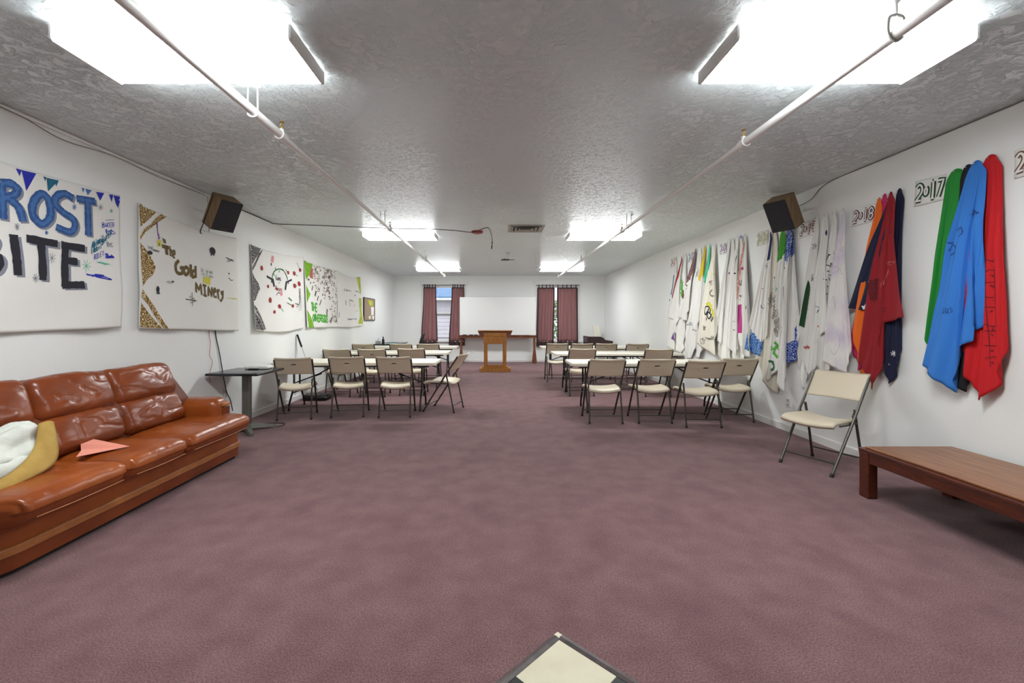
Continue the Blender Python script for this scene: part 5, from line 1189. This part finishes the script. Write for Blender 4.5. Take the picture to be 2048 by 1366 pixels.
o, S = hang(c21, (320, 48), [(240, 900), (258, 1040), (335, 1285), (398, 1290), (390, 1000)], .9, 'sheet', 'white cloth with salmon strip and magenta patch, rightmost beside the 2021 sign', g, 2.4, seed=34)
mb = MB(); S.poly(mb, T2(c21, [(318, 110), (318, 160), (296, 420), (272, 700), (244, 740), (262, 480), (296, 180)])); marks(o, 'salmon_strip', 'salmon', mb)
mb = MB(); S.poly(mb, T2(c21, [(268, 762), (312, 750), (322, 1042), (258, 1044)])); S.scribble(mb, c21(308, 385), .03, .03, 9, .012); marks(o, 'magenta_patch', 'magenta', mb)
mb = MB(); S.scribble(mb, c21(300, 520), .05, .08, 9, .004); S.scribble(mb, c21(300, 680), .05, .05, 9, .004); S.scribble(mb, c21(360, 760), .04, .06, 9, .004); marks(o, 'pen_writing', 'ink_maroon', mb)

g = 'white cloths beside the 2022 sign'
c22 = crop(1335, 470, 105/552, WR)
o, S = hang(c22, (312, 148), [(145, 865), (185, 890), (225, 900), (255, 800)], .9, 'sheet', 'white cloth with a maroon bandana top beside the 2022 sign', g, 2.2, seed=40, bands=[('maroonband', lambda s, t: t < .45-.12*s)])
mb = MB(); S.line(mb, T2(c22, [(215, 505), (242, 545)]), .03); S.line(mb, T2(c22, [(225, 560), (238, 575)]), .03); marks(o, 'brown_mark', 'ink_brown', mb)
o, S = hang(c22, (362, 140), [(205, 880), (212, 1300), (260, 1305), (320, 1200), (330, 900)], .2, 'sheet', 'white cloth with black letters below its folds, second beside the 2022 sign', g, 2.6, seed=41)
mb = MB(); S.scribble(mb, c22(240, 940), .14, .05, 9, .012); S.blob(mb, c22(283, 1000), .05, .012); S.scribble(mb, c22(325, 390), .05, .09, 12, .006); marks(o, 'black_letters', 'ink_grey', mb)
o, S = hang(c22, (408, 115), [(290, 950), (328, 1010), (358, 970), (385, 850)], 1.0, 'sheet', 'white cloth with a mustard yellow top beside the 2022 sign', g, 2.2, seed=42, bands=[('yellowcloth', lambda s, t: t < .375)])
mb = MB(); S.scribble(mb, c22(320, 570), .06, .05, 10, .006); marks(o, 'pen_drawing', 'ink_grey', mb)
o, S = hang(c22, (458, 98), [(335, 1010), (320, 1290), (360, 1300), (405, 1200), (430, 900)], .5, 'sheet', 'white cloth with a mint green top beside the 2022 sign', g, 2.4, seed=43, bands=[('teal', lambda s, t: t < .30)])
mb = MB(); S.scribble(mb, c22(395, 510), .09, .05, 12, .008); S.line(mb, SM(c22, [(362, 590), (365, 620), (375, 635)]), .02); marks(o, 'teal_drawing', 'ink_teal', mb)
mb = MB(); S.poly(mb, T2(c22, [(372, 925), (382, 960), (360, 972), (358, 945)])); marks(o, 'gold_spot', 'ink_gold', mb)
o, S = hang(c22, (515, 96), [(355, 1140), (430, 1190), (480, 1235), (548, 1272), (560, 1000), (548, 800)], 1.4, 'cream', 'cream cloth with black ORD letters on yellow, nearest the 2021 sign', g, 2.0, seed=44, amp=.02)
mb = MB(); S.poly(mb, T2(c22, [(455, 720), (482, 700), (555, 830), (540, 880)])); S.blob(mb, c22(525, 410), .05, .03); marks(o, 'yellow_highlight', 'ink_yellow', mb)
mb = MB()
p_, q_ = Vector(c22(538, 845)), Vector(c22(468, 735)); d_ = (q_-p_); upv = Vector((d_.y, -d_.x)).normalized()*.16
S.text(mb, 'ORD', p_, d_/3.4, upv, .022, 1.3); marks(o, 'black_lettering', 'ink_black', mb)
mb = MB(); S.line(mb, SM(c22, [(520, 570), (490, 600), (500, 640), (545, 640)]), .022); S.scribble(mb, c22(500, 510), .08, .06, 9, .006); S.scribble(mb, c22(500, 1085), .2, .04, 14, .007); S.scribble(mb, c22(420, 1110), .12, .06, 14, .007); S.scribble(mb, c22(440, 975), .06, .04, 9, .007); S.scribble(mb, c22(455, 885), .03, .03, 7, .006); marks(o, 'grey_drawings', 'ink_taupe', mb)

g = 'white cloths beside the 2023 sign'
o, S = hang(c22, (100, 250), [(18, 850), (10, 1160), (88, 1222), (100, 1000)], .2, 'sheet', 'white cloth with a purple spot, farthest along the right wall', g, 2.4, seed=50)
mb = MB(); S.poly(mb, T2(c22, [(75, 1025), (98, 1020), (92, 1125), (60, 1090)])); marks(o, 'purple_spot', 'ink_purple', mb)
mb = MB(); S.line(mb, SM(c22, [(80, 420), (70, 540), (58, 630)]), .03); S.blob(mb, c22(42, 684), .05, .02); marks(o, 'teal_strip', 'ink_teal', mb)
o, S = hang(c22, (165, 222), [(33, 860), (85, 890), (125, 962), (150, 880), (160, 700)], .8, 'sheet', 'white cloth with a red stripe beside the 2023 sign', g, 2.2, seed=51)
mb = MB(); S.poly(mb, T2(c22, [(163, 225), (172, 250), (135, 440), (86, 670), (78, 655), (120, 450)])); marks(o, 'red_stripe', 'ink_crimson', mb)
o, S = hang(c22, (185, 210), [(105, 960), (105, 1200), (150, 1242), (195, 1190), (200, 1000)], .2, 'sheet', 'white cloth with a lime stripe beside the 2023 sign', g, 2.6, seed=52)
o, S = hang(c22, (205, 200), [(165, 650), (178, 690), (215, 665), (218, 600)], .6, 'sheet', 'short white cloth with lime and maroon lower tip by the 2023 sign', g, 1.8, seed=53)
mb = MB(); S.poly(mb, T2(c22, [(182, 400), (190, 640), (176, 690), (165, 655)])); marks(o, 'lime_stripe', 'ink_lime', mb)
mb = MB(); S.poly(mb, T2(c22, [(200, 570), (218, 620), (214, 668), (178, 692), (190, 640)])); marks(o, 'maroon_tip', 'ink_darkred', mb)
